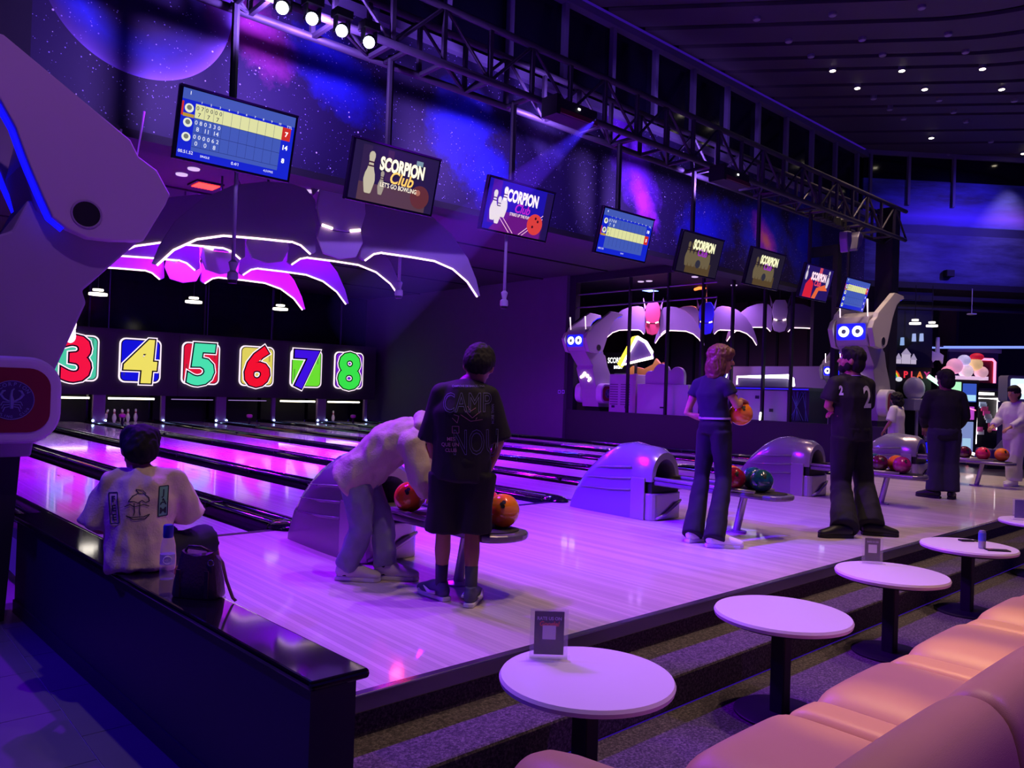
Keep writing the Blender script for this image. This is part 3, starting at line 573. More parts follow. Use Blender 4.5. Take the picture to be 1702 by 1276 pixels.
for i, (px, py) in enumerate(mons):
    p = atY(px, py, 6.6)
    t = thing('score_monitor', mlab[i], 'monitor', (p.x, 6.6, p.z), 0, 'overhead screens along the truss'); t.rotation_euler = (rad(14), 0, 0)
    MB().box(-MW/2, MW/2, -.03, .025, -MH/2, MH/2).build('housing', bez, t, bevel=.008)
    MB().box(-MW/2, MW/2, -.035, -.029, MH/2-.018, MH/2).build('bezel', M('bezel_shine', '#4a4154', .2, .6), t); MB().box(-.18, .18, .02, .07, -.15, .15).build('bracket', darker, t)
    zt = TZa-p.z+.03; q = Matrix.Rotation(-rad(14), 3, 'X')
    a, b = q @ V((0, .12, .05)), q @ V((0, .12, zt)); MB().tube([a, b], .035, 8).build('mount_pole', pole_m, t)
    MB().tube([q @ V((0, .12, .05)), (0, .03, .0)], .03, 8).build('mount_arm', pole_m, t); MB().tube([q @ V((0, -.20, zt-.03)), q @ V((0, .28, zt-.03))], .03, 8).build('hanger_bar', pole_m, t)
    if i == 0: score(t, '1', [('070000', ('7', '7', '7'), '7'), ('080330', ('8', '11', '14'), '14'), ('000062', ('0', '0', '8'), '8')], 0); word('00.51.52', -.42, -.225, .026, '#ffffff', 1.1, t, 3); word('SINGLE', -.26, -.235, .018, '#ffffff', 1.1, t, 3); word('0.4/1', .0, -.235, .026, '#ffffff', 1.1, t, 3); word('4.51M/S', .30, -.235, .02, '#ffffff', 1.1, t, 3)
    elif i == 3: score(t, '4', [('0708', ('7', '8'), '10'), ('0', ('0',), '5')], 1); word('00.51.50', -.42, -.225, .022, '#ffffff', 1., t, 3); word('0.4/1', .0, -.235, .022, '#ffffff', 1., t, 3)
    elif i == 7: score(t, '8', [('0412', ('4', '7'), '7'), ('', (), '5'), ('', (), '2'), ('', (), '0')], 0)
    elif i == 1: ad1(t)
    elif i == 2: ad2(t)
    elif i in (4, 5): ad3(t)
    else: ad4(t)
# ------------------------------------------------------------------ ceiling fixtures over the lanes
for px, py, col, nm, lab in ((342, 309, '#ff2a1a', 'red', 'square red ceiling lamp over the lanes near the first screen'), (685, 380, '#ff3a28', 'red', 'square red ceiling lamp over the lanes near the second screen'), (785, 359, '#3a58ff', 'blue', 'square blue ceiling lamp over the lanes')):
    p = atZ(px, py, 4.47); t = thing('square_ceiling_lamp', lab, 'ceiling lamp', (p.x, p.y, 4.47)); MB().box(-.22, .22, -.22, .22, 0, .03).build('housing', darker, t); MB().box(-.17, .17, -.17, .17, -.012, 0).build('diffuser', E_('panel_'+nm+col[1:3], col, 5.), t); spot((p.x, p.y, 4.44), (p.x, p.y, 0), (1, .04, .06) if nm == 'red' else (.04, .03, 1), 700 if nm == 'red' else 2200, 160, 1., .12, 'square_lamp_light')
for px, py in ((322, 281), (302, 290), (357, 330), (515, 318), (531, 315), (472, 345), (620, 362), (715, 370), (735, 392), (560, 352), (273, 330), (650, 400), (722, 398)):
    p = atZ(px, py, 4.49)
    if p.y < 8.4 or p.y > 25: continue
    tag(MB().lathe([(.07, -.015), (.085, -.012), (.09, .01)], 16, (p.x, p.y, 4.49)).build('ceiling_downlight', E_('downlight_dim', '#e8c8ff', .9)), 'small round downlight in the low lane ceiling', 'downlight', 'downlights over the lanes'); spot((p.x, p.y, 4.46), (p.x, p.y, 0), (.27, .0, 1), 1400, 155, 1., .06, 'downlight_beam')
for px, py, Y in ((163, 487, 19.), (322, 500, 19.), (466, 512, 19.)):
    p = atY(px, py, Y); t = thing('pendant_lamp', 'small pendant lamp of two stacked white discs over the lanes', 'pendant lamp', p, 0, 'pendant lamps over the lanes')
    MB().lathe([(.11, .05), (.11, .09)], 16).build('upper_disc', E_('pendant_white', '#fff4e6', 3.), t); MB().lathe([(.19, -.05), (.19, .0)], 16).build('lower_disc', E_('pendant_white', '#fff4e6', 3.), t); MB().tube([(0, 0, -.03), (0, 0, 4.5-p.z)], .008, 6).build('cord', darker, t)
# slim poles with a lamp head
polem = M('lit_pole', '#8c8a96', .35)
for i, (px, py) in enumerate(((387, 450), (663, 480), (838, 497))):
    Yp = 9.35 if i == 1 else 8.25; p = atY(px, py, Yp); t = thing('hanging_camera', ('slim ceiling pole with a bulbous head below the first screen', 'slim ceiling pole with a bulbous head below the second screen', 'slim ceiling pole with a bulbous head below the third screen')[i], 'pole lamp', (p.x, Yp, p.z))
    MB().tube([(0, 0, .05), (0, 0, 4.5-p.z)], .022, 8).build('pole', polem, t, smooth=True); hm = M('pole_head', '#a8a4ae', .4)
    MB().lathe([(.02, .12), (.05, .09), (.035, .03), (.03, .0)], 12).build('collar', hm, t, smooth='a'); MB().lathe([(.03, .0), (.055, -.02), (.06, -.08), (.05, -.1)], 12).build('head', hm, t, smooth='a'); MB().lathe([(.045, -.135), (.05, -.1)], 12).build('lens', darker, t)
# ------------------------------------------------------------------ bat-shaped hanging lamps
led = {}
def wing(sg):
    return [(sg*x, z) for x, z in ((.30, -.40), (.33, .28), (.46, .42), (.66, .46), (.98, .44), (1.36, .34), (1.72, .12), (2.02, -.20), (2.18, -.50), (2.26, -.74), (2.20, -.75), (2.02, -.54), (1.76, -.38), (1.45, -.30), (.62, -.29), (.50, -.33), (.36, -.44))]
def wing2(sg): return [(sg*x, z) for x, z in ((.62, -.30), (1.05, -.30), (1.45, -.31), (1.76, -.39), (2.02, -.55), (2.20, -.755))]
def bat(lab, loc, rz, cw, cb, ledc, scale=1., group='bat-shaped lamps over the lanes', sx=1.):
    t = thing('bat_lamp', lab, 'hanging lamp', loc, rz, group); t.scale = (scale*sx, scale, scale)
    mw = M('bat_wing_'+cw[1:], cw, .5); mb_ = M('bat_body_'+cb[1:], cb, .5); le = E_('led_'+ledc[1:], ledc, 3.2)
    for sg in (-1, 1):
        wg = MB().prism(wing(sg), -.03, .03, 'y').build('wing', mw, t, bevel=.006); wg.rotation_euler = (0, 0, sg*.10)
        MB().tube([(x, -.035, z-.005) for x, z in wing2(sg)], .013, 8).build('light_strip', le, wg, smooth=True)
        MB().tube([(sg*.37, -.035, -.44), (sg*.50, -.035, -.335), (sg*.62, -.035, -.30)], .012, 8).build('light_strip', le, wg, smooth=True)
        hn = MB().prism([(sg*.30, .42), (sg*.36, .55), (sg*.44, .72), (sg*.40, .48), (sg*.37, .33)], -.02, .02, 'y').build('ear', mw, t)
    up = [(-.27, -.05), (-.33, .18), (-.30, .42), (-.20, .56), (.20, .56), (.30, .42), (.33, .18), (.27, -.05), (.10, -.09), (-.10, -.09)]
    lo = [(-.28, -.07), (-.10, -.11), (.10, -.11), (.28, -.07), (.31, -.22), (.22, -.42), (.0, -.47), (-.22, -.42), (-.31, -.22)]
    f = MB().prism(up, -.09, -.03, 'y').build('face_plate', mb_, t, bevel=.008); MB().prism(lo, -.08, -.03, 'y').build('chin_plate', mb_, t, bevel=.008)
    for sg in (-1, 1): MB().tube([(sg*.26, -.1, -.055), (sg*.12, -.1, -.085)], .02, 8).build('eye_strip', le, f, smooth=True)
    MB().box(-.2, .2, -.02, .05, .2, .35).build('back_bracket', darker, t); MB().tube([(0, .06, .3), (0, .06, (4.5-loc[2])/scale)], .018, 8).build('hanger', M('bat_hanger', '#4c4a56', .4), t)
    return t
LC = '#ffd6e6'
bat('frontmost bat lamp of the four over the lanes, largest, fully in view', (4.93, 8.85, 3.34), -.22, '#857a90', '#b8aac4', LC, .95)
bat('second bat lamp over the lanes, directly behind the frontmost one', (4.72, 10.5, 3.42), -.22, '#857a90', '#b8aac4', LC, .95)
bat('third bat lamp over the lanes, below the square red ceiling lamp', (4.66, 12.05, 3.40), -.22, '#857a90', '#b8aac4', LC, .95)
bat('last bat lamp over the lanes, behind the other three', (4.62, 13.55, 3.38), -.22, '#857a90', '#b8aac4', LC, .95)
RB = 'bat-shaped lamps in the snack bar'
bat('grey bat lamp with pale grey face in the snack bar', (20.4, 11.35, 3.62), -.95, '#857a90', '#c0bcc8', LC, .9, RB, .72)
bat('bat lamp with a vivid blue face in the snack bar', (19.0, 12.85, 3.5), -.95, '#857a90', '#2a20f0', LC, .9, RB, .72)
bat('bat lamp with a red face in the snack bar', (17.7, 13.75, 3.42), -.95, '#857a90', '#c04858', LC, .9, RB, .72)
# ------------------------------------------------------------------ robot sculptures (face +X, profile drawn in XZ around the ear hinge)
K = 1/239
plate_pts = [(-115, 256), (68, 138), (81, 113), (111, 96), (133, 58), (125, 38), (89, -30), (40, -37), (3, -38), (-29, -27), (-49, -12), (-62, 18), (-72, 43), (-79, 60), (-87, 82), (-99, 118), (-122, 160), (-147, 195), (-190, 222), (-235, 236), (-228, 250), (-147, 256)]
body_pts = [(93, -25), (13, -112), (3, -122), (9, -142), (-9, -187), (-47, -282), (-62, -340), (-72, -400), (-235, -400), (-232, -330), (-212, -240), (-190, -190), (-165, -150), (-147, -122), (-118, -48), (-99, -38), (-76, 16)]
def kp(pts): return [(x*K-.033*y*K, y*K) for x, y in pts]
ear_m = M('robot_ear_panel', '#c6bcc4', .5); rb_m = M('robot_panel_shaded', '#a29aa6', .55); rim_m = M('robot_rim', '#cfc8d4', .4); red_m = M('robot_red', '#7a1226', .5)  # same pale panels throughout; shade put into the darker body colour
face_e = E_('robot_face_blue', '#1414ff', 1.4); eye_e = E_('robot_eye', '#f0f4ff', 5.); pup = M('robot_pupil', '#5a5a72', .4); led_b = E_('blue_edge_glow', '#0a08ff', 2.2); ant_e = E_('antenna_light', '#ffd8f8', 3.); emb = M('emblem_grey', '#7a86b0', .5); disc_m = M('emblem_disc', '#3c2460', .5)
def robot(lab, loc, rz, scale, zb, letters=True, lit=True):
    t = thing('robot_sculpture', lab, 'sculpture', loc, rz, 'white robot sculptures', scale)
    HW = .31
    body = MB().prism(kp(body_pts), -HW, HW, 'y').build('body', rb_m, t, bevel=.015)
    head = MB().prism([(.44, -.02), (.47, .06), (.47, .36), (.38, .50), (.1, .60), (-.30, .66), (-.36, .30), (-.28, .0), (.0, -.13), (.36, -.13)], -.34, .34, 'y').build('head', M('robot_head', '#b4aab8', .45), t, bevel=.03, seg=3)
    fp = MB().prism(rrect(.60, .34, .05, cx=0, cy=.18), .468, .482, 'x').build('face_screen', face_e, head)
    for sg in (-1, 1):
        MB().ring((.490, sg*.145, .185), .082, .030, 'x', 28, 8).build('eye', eye_e, head, smooth=True); MB().prism(circ(.05, 20, sg*.145, .185), .48, .496, 'x').build('pupil', pup, head)
        pl = MB().prism(kp(plate_pts), sg*.36, sg*.47, 'y').build('ear_plate', ear_m, t, bevel=.01)
        MB().prism(circ(.088, 28), sg*.455, sg*.476, 'y').build('hinge_hole', darker, pl); MB().ring((0, sg*.472, 0), .092, .008, 'y').build('hinge_ring', rb_m, pl, smooth=True)
        edge = kp(plate_pts)[9:20]; MB().tube([(x-.012, sg*.40, z-.006) for x, z in edge], .022, 6).build('edge_glow', led_b, pl, smooth=True)  # tube glowing blue along the rear edge of the ear plate
        MB().tube([(.36, sg*.29, .5), (.40, sg*.29, .86)], [.008, .016] if lit else [.005, .009], 8).build('antenna', ant_e if lit else rim_m, t, smooth=True)
        cxp, czp = kp([(-107, -307)])[0]
        pod = MB().prism(rrect(.58, .57, .20, 8, cxp, czp), sg*.30, sg*.52, 'y').build('side_pod', rim_m, t, bevel=.03, seg=3)
        MB().prism(rrect(.44, .42, .13, 8, cxp, czp), sg*.50, sg*.527, 'y').build('pod_panel', red_m, pod)
        y = sg*.530
        MB().prism(circ(.125, 32, cxp, czp), sg*.525, y, 'y').build('emblem_disc', disc_m, pod)
        e = MB().ring((cxp, y, czp), .125, .003, 'y', 36, 4)
        for s2 in (-1, 1):
            e.tube([(cxp+s2*.012, y, czp-.01), (cxp+s2*.045, y, czp+.01), (cxp+s2*.062, y, czp+.035), (cxp+s2*.05, y, czp+.058), (cxp+s2*.035, y, czp+.062)], [.006, .007, .009, .008, .003], 6)
            for q in range(3): e.tube([(cxp+s2*.012, y, czp-.015-.014*q), (cxp+s2*(.05-.006*q), y, czp-.012-.018*q), (cxp+s2*(.06-.006*q), y, czp-.035-.02*q)], .0035, 5)
        e.tube([(cxp, y, czp-.055), (cxp, y, czp+.0), (cxp-.004, y, czp+.03), (cxp, y, czp+.062), (cxp+.012, y, czp+.075)], [.010, .014, .008, .006, .004], 6)
        e.build('scorpion_emblem', emb, pod)['kind'] = 'stuff'
        if letters:
            for wd, r0, up_ in (('SCORPION', .106, 1), ('BOWLING  CLUB', .106, -1)):
                lt = MB(); n = len(wd)
                for i, ch in enumerate(wd):
                    if ch == ' ': continue
                    a = (pi/2+(n/2-.5-i)*.28) if up_ > 0 else (-pi/2-(n/2-.5-i)*.17)
                    m = text_mb(ch, .024 if up_ > 0 else .015, .0006); rot = a-pi/2 if up_ > 0 else a+pi/2
                    cs, sn = cos(rot), sin(rot)
                    lt.add([(cxp-sg*(r0*cos(a)+x*cs-yy*sn)*(1 if sg > 0 else 1)*1.0 if sg > 0 else cxp+(r0*cos(a)+x*cs-yy*sn), y+sg*.003, czp+r0*sin(a)+x*sn+yy*cs) for x, yy, _ in m.v], m.f)
                lt.build('emblem_lettering', emb, pod, fix=False)
    MB().box(-.30+.06, .0, -.2, .2, -.1, .3).build('neck', rb_m, t)
    for q, (yy, zz, r) in enumerate(((-.16, -.83, .05), (-.07, -.79, .06), (.0, -.74, .065), (.09, -.80, .06), (.15, -.88, .06), (.10, -.93, .04))):
        xf = .03-.395*(abs(zz)-.75)
        MB().ball((xf+.0, yy, zz), (.035, r, r), 12, 8).build('mouth_light', E_('mouth_light', '#ffd8f0', 2.), body, smooth=True)
    z0 = (zb-loc[2])/scale
    MB().prism([(-.98, z0), (-.36, z0), (-.30, -1.66), (-.96, -1.66)], -.27, .27, 'y').build('base', M('robot_base', '#22202a', .6), t) if z0 < -1.68 else None
    return t
robot('large pale robot sculpture at the end of the low wall', (1.37, 6.42, 2.42), 0, 1., -.36, True, False)
robot('pale robot sculpture at the corner of the violet wall', (15.35, 14.11, 2.50), pi, .934, .835)
robot('pale robot sculpture under the last score screen', (15.48, 6.85, 2.50), pi, .934, .0)
robot('small distant robot sculpture beyond the snack counter', tuple(atD(1391, 625, 17.5)), pi, .58, .0, False)
# ------------------------------------------------------------------ ball returns
hood_b = M('return_hood', '#767180', .22, coat=.5); silver = M('return_silver', '#a79bac', .24, .55); tray_m = M('rack_grey', '#7d7480', .3, .4); mat_m = M('rack_mat', '#2b2430', .8)
def ball_return(lab, x, y):
    t = thing('ball_return', lab, 'ball return', (x, y, 0), 0, 'ball returns on the approach')      # origin: rack leg
    # hood: sections along Y from the mouth (y=1.05) to the tail (y=2.1)
    secs = [(1.12, .275, .76), (1.28, .28, .79), (1.46, .28, .765), (1.64, .275, .67), (1.80, .27, .53), (1.93, .262, .36), (2.02, .255, .12), (2.04, .25, .02)]
    def sec(yy, hw, top, n=14):
        sh = top*.55; p = [(-hw, 0)]
        for i in range(n+1):
            a = pi-pi*i/n; p.append((hw*cos(a), sh+(top-sh)*sin(a)**.8))
        return [(q[0], yy, q[1]) for q in p+[(hw, 0)]]
    S = [sec(*q) for q in secs]; n = len(S[0]); vs = [p for s in S for p in s]
    fs = [(i*n+j, i*n+j+1, (i+1)*n+j+1, (i+1)*n+j) for i in range(len(S)-1) for j in range(n-1)]+[tuple((len(S)-1)*n+j for j in range(n))]
    hood = MB().add(vs, fs).build('hood', hood_b, t, smooth='a')
    for z, yy in ((.52, 1.66), (.40, 1.78), (.28, 1.86)):
        MB().tube([(-.283, 1.14, z+.02), (-.288, 1.4, z), (-.28, yy, z-.02)], [.010, .012, .003], 6).build('side_rib', hood_b, hood, smooth=True)
    # silver mouth: arch ring at the front
    def arch(hw, top, yy, z0, n=16): return [(-hw, yy, z0)]+[(hw*cos(pi-pi*i/n), yy, max(z0, top*.55)+(top-max(z0, top*.55))*sin(pi*i/n)**.85) for i in range(n+1)]+[(hw, yy, z0)]
    A = [arch(.278, .765, 1.14, .40), arch(.272, .75, .98, .40), arch(.235, .70, .90, .40), arch(.175, .63, .90, .41), arch(.16, .60, .98, .41), arch(.15, .58, 1.3, .41)]
    n = len(A[0]); MB().add([p for s in A for p in s], [(i*n+j, i*n+j+1, (i+1)*n+j+1, (i+1)*n+j) for i in range(len(A)-1) for j in range(n-1)]).build('mouth', silver, t, smooth='a')
    MB().box(-.2, .2, 1.28, 1.3, .3, .62).build('mouth_curtain', darker, t)
    low = MB().prism(rrect(.52, .40, .08, 4, 0, 1.06), .0, .28, 'z').build('front_box', silver, t, bevel=.012)
    MB().tube([(-.20, .855, .02), (-.05, .848, .06), (.12, .845, .15), (.24, .87, .19)], [.012, .022, .026, .012], 8).build('swoosh', silver, low, smooth=True)
    MB().box(-.23, .23, .90, 1.15, .28, .40).build('gap_panel', darker, t); MB().box(-.285, -.262, .96, 1.14, 0, .44).build('edge_trim', silver, t, bevel=.008); MB().box(.262, .285, .96, 1.14, 0, .44).build('edge_trim', silver, t, bevel=.008)
    # rack
    def plan(y0, y1, hw, n=10): return [(-hw, y1), (-hw, y0+hw)]+[(hw*cos(pi+pi*i/n), y0+hw*.75+hw*.75*sin(pi+pi*i/n)) for i in range(1, n)]+[(hw, y0+hw), (hw, y1)]
    MB().prism(plan(-.52, 1.0, .20), .365, .415).build('rack_tray', tray_m, t, bevel=.018, seg=3)
    MB().prism(plan(-.46, .55, .15), .415, .421).build('rack_mat', mat_m, t)
    for sg in (-1, 1): MB().tube([(sg*.185, 1.0, .435), (sg*.19, .2, .43), (sg*.17, -.25, .425)], .02, 8).build('side_rail', silver, t, smooth=True)
    MB().tube([(0, .04, 0), (0, -.04, .37)], [.036, .036], 12).build('leg', silver, t, smooth='a'); MB().lathe([(.10, 0), (.10, .012), (.05, .02)], 20, (0, .04, 0)).build('foot_plate', silver, t, smooth='a')
    return t
RX = [(3.26, 4.05), (6.74, 4.1), (10.3, 4.2), (14.25, 4.3)]
for (x, y), l in zip(RX, ('pale domed ball return beside the bending person', 'pale domed ball return behind the woman holding a ball', 'pale domed ball return between the woman and the man with a 2', 'pale domed ball return by the child in white')): ball_return(l, x, y)
def ball_mat(name, a, b, sc=5):
    g = NT(name); v, s = g.coord(); f = g.noise(v, sc, 6, .7); g.l(g.ramp(f, [(.35, lin(a)), (.65, lin(b))]), g.b.inputs['Base Color']); g.b.inputs['Roughness'].default_value = .12; g.b.inputs['Coat Weight'].default_value = .7; return g.m
BM = {'orange': ball_mat('ball_orange', '#ff7a1e', '#f2942e'), 'red': ball_mat('ball_red', '#c8203a', '#7a1028'), 'magenta': ball_mat('ball_magenta', '#c0206a', '#7a1850'), 'teal': ball_mat('ball_teal', '#12305e', '#1f6a66', 9), 'maroon': ball_mat('ball_maroon', '#6a1230', '#3a0a22'), 'pink': ball_mat('ball_pink', '#ff4060', '#e02848')}
def bowl(px, py, col, lab, r=.108, pos=None, grp='bowling balls on the racks'):
    p = pos if pos is not None else atZ(px, py, .421+r)
    t = thing('bowling_ball', lab, 'bowling ball', (p[0], p[1], p[2]), 0, grp)
    MB().ball((0, 0, 0), r, 32, 20).build('shell', BM[col], t, smooth=True)
    for a, b in ((-.16, .12), (.02, .20), (-.05, -.08)):
        d = V((-.55+a, -.65, .45+b)).normalized(); q = d.to_track_quat('Z', 'Y').to_matrix().to_4x4(); q.translation = d*(r*1.0-.004)
        MB().lathe([(.013, 0), (.013, .0052)], 12).xf(q).build('finger_hole', darker, t)
    return t
def rackball(k, dx, dy, col, lab, r=.108): x, y = RX[k]; bowl(0, 0, col, lab, r, (x+dx, y+dy, .421+r))
rackball(0, -.10, .50, 'orange', 'bright orange bowling ball on the rack under the bending person'); rackball(0, .07, .15, 'magenta', 'magenta bowling ball half behind the man in the black shirt')
rackball(0, .08, -.30, 'orange', 'orange bowling ball at the tip of the rack beside the black shorts'); rackball(0, -.09, -.14, 'magenta', 'dark magenta bowling ball touching the orange ball at the rack tip'); rackball(0, .13, -.065, 'pink', 'red bowling ball behind the orange one at the rack tip')
rackball(1, -.11, .01, 'red', 'dark red bowling ball behind the black trousers of the woman'); rackball(1, .07, .16, 'orange', 'orange red bowling ball behind the blue green ones'); rackball(1, -.04, -.24, 'teal', 'blue green bowling ball nearer the dark rack mat'); rackball(1, .11, -.06, 'teal', 'blue green bowling ball next to the orange red one')
rackball(2, -.11, .26, 'red', 'crimson bowling ball right behind the man with a 2'); rackball(2, -.09, .03, 'maroon', 'maroon bowling ball in the middle of the third rack'); rackball(2, -.07, -.24, 'magenta', 'magenta bowling ball with finger holes hiding an orange one'); rackball(2, .12, -.10, 'orange', 'orange bowling ball half hidden behind a magenta one'); rackball(2, .12, .18, 'teal', 'blue bowling ball at the back of the third rack')
rackball(3, -.10, .20, 'maroon', 'dark maroon bowling ball behind the man in dark jeans'); rackball(3, -.02, -.05, 'pink', 'pink red bowling ball beside an orange one by the person in white'); rackball(3, .06, -.30, 'orange', 'orange bowling ball on the rack by the person in white')
# ------------------------------------------------------------------ round tables
ttop = M('table_white', '#e9dfe2', .35); tdark = M('table_steel', '#15121e', .5)
TB = [(2.34, 2.09), (3.86, 2.08), (5.38, 2.13), (6.98, 2.17), (9.1, 2.20)]
for i, (x, y) in enumerate(TB):
    t = thing('round_table', ('low round white table with a dark advert card, next to the low wall end', 'low round white table with nothing on it', 'low round white table with a pale card stand, beside the empty one', 'low round white table with a drink can and phone', 'low round white table with a tall card and a pile of cloth')[i], 'table', (x, y, -.36), 0, 'round tables along the step')
    MB().lathe([(.325, .50), (.348, .508), (.352, .525), (.345, .538), (.335, .54)], 56).build('tabletop', ttop, t, smooth='a'); MB().lathe([(.30, .488), (.315, .50)], 40).build('rim_plate', tdark, t)
    MB().box(-.04, .04, -.04, .04, .01, .49).build('post', tdark, t, bevel=.008); MB().lathe([(.235, 0), (.235, .01), (.225, .016)], 44).build('base', tdark, t, smooth='a')
acr = M('clear_acrylic', '#f2ecff', .05, alpha=.10); poster = M('poster_dark', '#2b1f36', .4)
def card(lab, pos, rz, h, w, kind):
    t = thing('card_holder', lab, 'card holder', pos, rz)
    MB().box(-w/2-.018, w/2+.018, -.009, -.006, 0, h+.01).build('front_pane', acr, t); MB().box(-w/2-.018, w/2+.018, .006, .009, 0, h+.01).build('back_pane', acr, t); MB().box(-w/2-.03, w/2+.03, -.035, .035, 0, .006).build('foot', acr, t)
    c = MB().box(-w/2, w/2, -.004, .004, .02, h).build('card', poster if kind < 2 else M('card_blue', '#2a2470', .4), t)
    def pw(txt, z, hh, col, bold=.0, ws=1., sh=0.):
        m = text_mb(txt, hh, bold, ws, shear=sh); m.v = [(a, b+z, 0) for a, b, _ in m.v]; m.xf(Matrix(((1, 0, 0, 0), (0, 0, -1, -.0046), (0, 1, 0, 0), (0, 0, 0, 1)))); m.build('lettering', M('print_'+col[1:], col, .5), c, fix=False)
    if kind == 0: pw('RATE US ON', h*.86, .014, '#b8a8d8', .0005, .95); pw('Google!', h*.75, .020, '#e0402a', .001, .95, .15)
    if kind == 1: pw('RATE US ON', h*.86, .012, '#b8a8d8', .0004, .8)
    if kind < 2: MB().box(-.028, .028, -.0052, -.0042, h*.42, h*.42+.058).build('blank_square', M('card_white', '#d8d0e4', .5), c)
    return t
TZ = .1805
card('clear stand with a dark advert card and red lettering', (2.34, 2.31, TZ), rad(-42), .20, .125, 0)
card('clear stand with a narrow card framed in white', (5.55, 2.33, TZ), rad(-52), .175, .10, 1)
card('clear stand with a tall blue card by the cloth pile', (9.0, 2.34, TZ), rad(-55), .20, .10, 2)
p = atZ(1632, 911, TZ)
t = thing('drink_can', 'slim silver and blue drink can', 'can', (p.x, p.y, TZ)); MB().lathe([(.022, 0), (.027, .006), (.027, .125), (.023, .137), (.022, .14)], 24).build('body', M('can_silver', '#aab0c8', .25, .6), t, smooth='a'); MB().lathe([(.0273, .06), (.0275, .062), (.0275, .122), (.0273, .124)], 24).build('label_band', M('can_blue', '#4a5cc0', .3), t); MB().lathe([(.018, .14), (.018, .142)], 16).build('lid', M('can_silver'), t)
p = atZ(1658, 915, TZ); t = thing('phone', 'black phone lying beside the drink can', 'phone', (p.x, p.y, TZ), rad(-48)); MB().box(-.085, .085, -.035, .035, 0, .009).build('case', darker, t, bevel=.004); MB().box(-.075, .075, -.031, .031, .009, .0095).build('glass', blackgloss, t)
p = atZ(1606, 899, TZ); t = thing('key_fob', 'black wallet with a small key fob on the table', 'wallet', (p.x, p.y, TZ), rad(-40)); MB().box(-.055, .055, -.03, .03, 0, .012).build('wallet', darker, t, bevel=.004); MB().lathe([(.02, 0), (.022, .006), (.018, .01)], 16, (.085, .0, 0)).build('fob', darker, t, smooth='a')
tk = thing('folded_cloth', 'soft pile of folded lilac cloth on the round table', 'cloth', (9.28, 2.20, TZ), .4)
for k, (z, a, b) in enumerate(((0.035, .16, .12), (.10, .15, .11), (.155, .13, .10))): MB().ball((0.01*k, -.01*k, z), (a, b, .042), 20, 10).build('fold', M('cloth_lilac', '#b8a8b4', .9, bump=(25, .5)), tk, smooth=True)
# ------------------------------------------------------------------ sofas
sofa_m = M('sofa_tan_leather', '#c49c70', .42, noise=(6, .05), bump=(300, .12)); sofa_s = M('sofa_side', '#8f6a58', .5)
def cushion(x0, x1, y0, y1, z0, z1, puff=.035, n=9, r=.05):
    """soft box: rounded rim, gently domed top, rolled front edge (toward +Y)"""
    m = MB(); vs = []; N = n
    for j in range(N+1):
        for i in range(N+1):
            u, v = i/N, j/N; eu = min(u, 1-u)*2; ev = min(v, 1-v)*2
            dome = puff*(1-(1-eu)**4)*(1-(1-ev)**4); sx = 1; x = x0+(x1-x0)*u; y = y0+(y1-y0)*v
            z = z1-r*((1-min(1, eu*3.2))**2.2+(1-min(1, ev*4))**2.2)+dome
            vs.append((x, y, z))
    b = len(vs); vs += [(x, y, z0) for x, y, _ in vs]
    fs = [(j*(N+1)+i, j*(N+1)+i+1, (j+1)*(N+1)+i+1, (j+1)*(N+1)+i) for j in range(N) for i in range(N)]
    fs += [tuple(q+b for q in f[::-1]) for f in list(fs)]
    for i in range(N): 
        for a, c in ((i, i+1), (N*(N+1)+i+1, N*(N+1)+i), ((i+1)*(N+1), i*(N+1)), (i*(N+1)+N, (i+1)*(N+1)+N)): fs.append((c, a, a+b, c+b))
    return m.add(vs, fs)
sofa_lab = ['tan leather lounge seat with a rounded armrest, beside the advert card table', 'tan leather lounge seat facing the empty round table', 'tan leather lounge seat facing the table with a pale card', 'tan leather lounge seat facing between card and can tables', 'tan leather lounge seat facing the drink can table', 'tan leather lounge seat after the drink can table', 'last tan leather lounge seat along the carpet', 'tan leather lounge seat at the end of the row']
for k, x0 in enumerate((2.0, 2.96, 3.92, 4.95, 5.95, 6.95)):
    x1 = (2.96, 3.92, 4.95, 5.95, 6.95, 7.9)[k]
    t = thing('lounge_seat', sofa_lab[k], 'sofa', (0, 0, 0), 0, 'tan lounge seats in a row')
    MB().box(x0+.01, x1-.01, .62, 1.50, -.36, -.12).build('base', sofa_s, t, bevel=.01)
    cushion(x0+.003, x0+.213, .98, 1.60, -.14, .062, .012).build('seat_roll', sofa_m, t, smooth=True, sub=1); cushion(x0+.217, x1-.003, .98, 1.60, -.14, .075, .035).build('seat_cushion', sofa_m, t, smooth=True, sub=1)
    b = MB(); n = 14
    pr = [(1.10, .0), (1.06, .18), (.99, .30), (.92, .345), (.84, .35), (.77, .30), (.72, .15), (.70, -.36), (.95, -.36), (1.02, -.1)]
    c = MB()
    for q in (x0+.006, x0+.03, (x0+x1)/2, x1-.03, x1-.006):
        s_ = .93 if q in (x0+.006, x1-.006) else 1.
        c.v += [(q, .88+(y-.88)*s_, z*s_ if z > 0 else z) for y, z in pr]
    n = len(pr); c.f = [(i*n+j, i*n+(j+1) % n, (i+1)*n+(j+1) % n, (i+1)*n+j) for i in range(4) for j in range(n)]+[tuple(range(n))[::-1], tuple(4*n+j for j in range(n))]
    c.build('backrest', sofa_m, t, smooth=True, sub=2)
    if k == 0:
        MB().capsule([(1.70, 1.66, .10), (1.70, 1.2, .12), (1.72, .8, .14)], [(.15, .12), (.15, .14), (.15, .15)], 20, (1, 0, 0)).build('armrest', sofa_m, t, smooth=True, sub=1); MB().box(1.58, 1.98, .75, 1.62, -.36, .05).build('arm_base', sofa_s, t, bevel=.03)
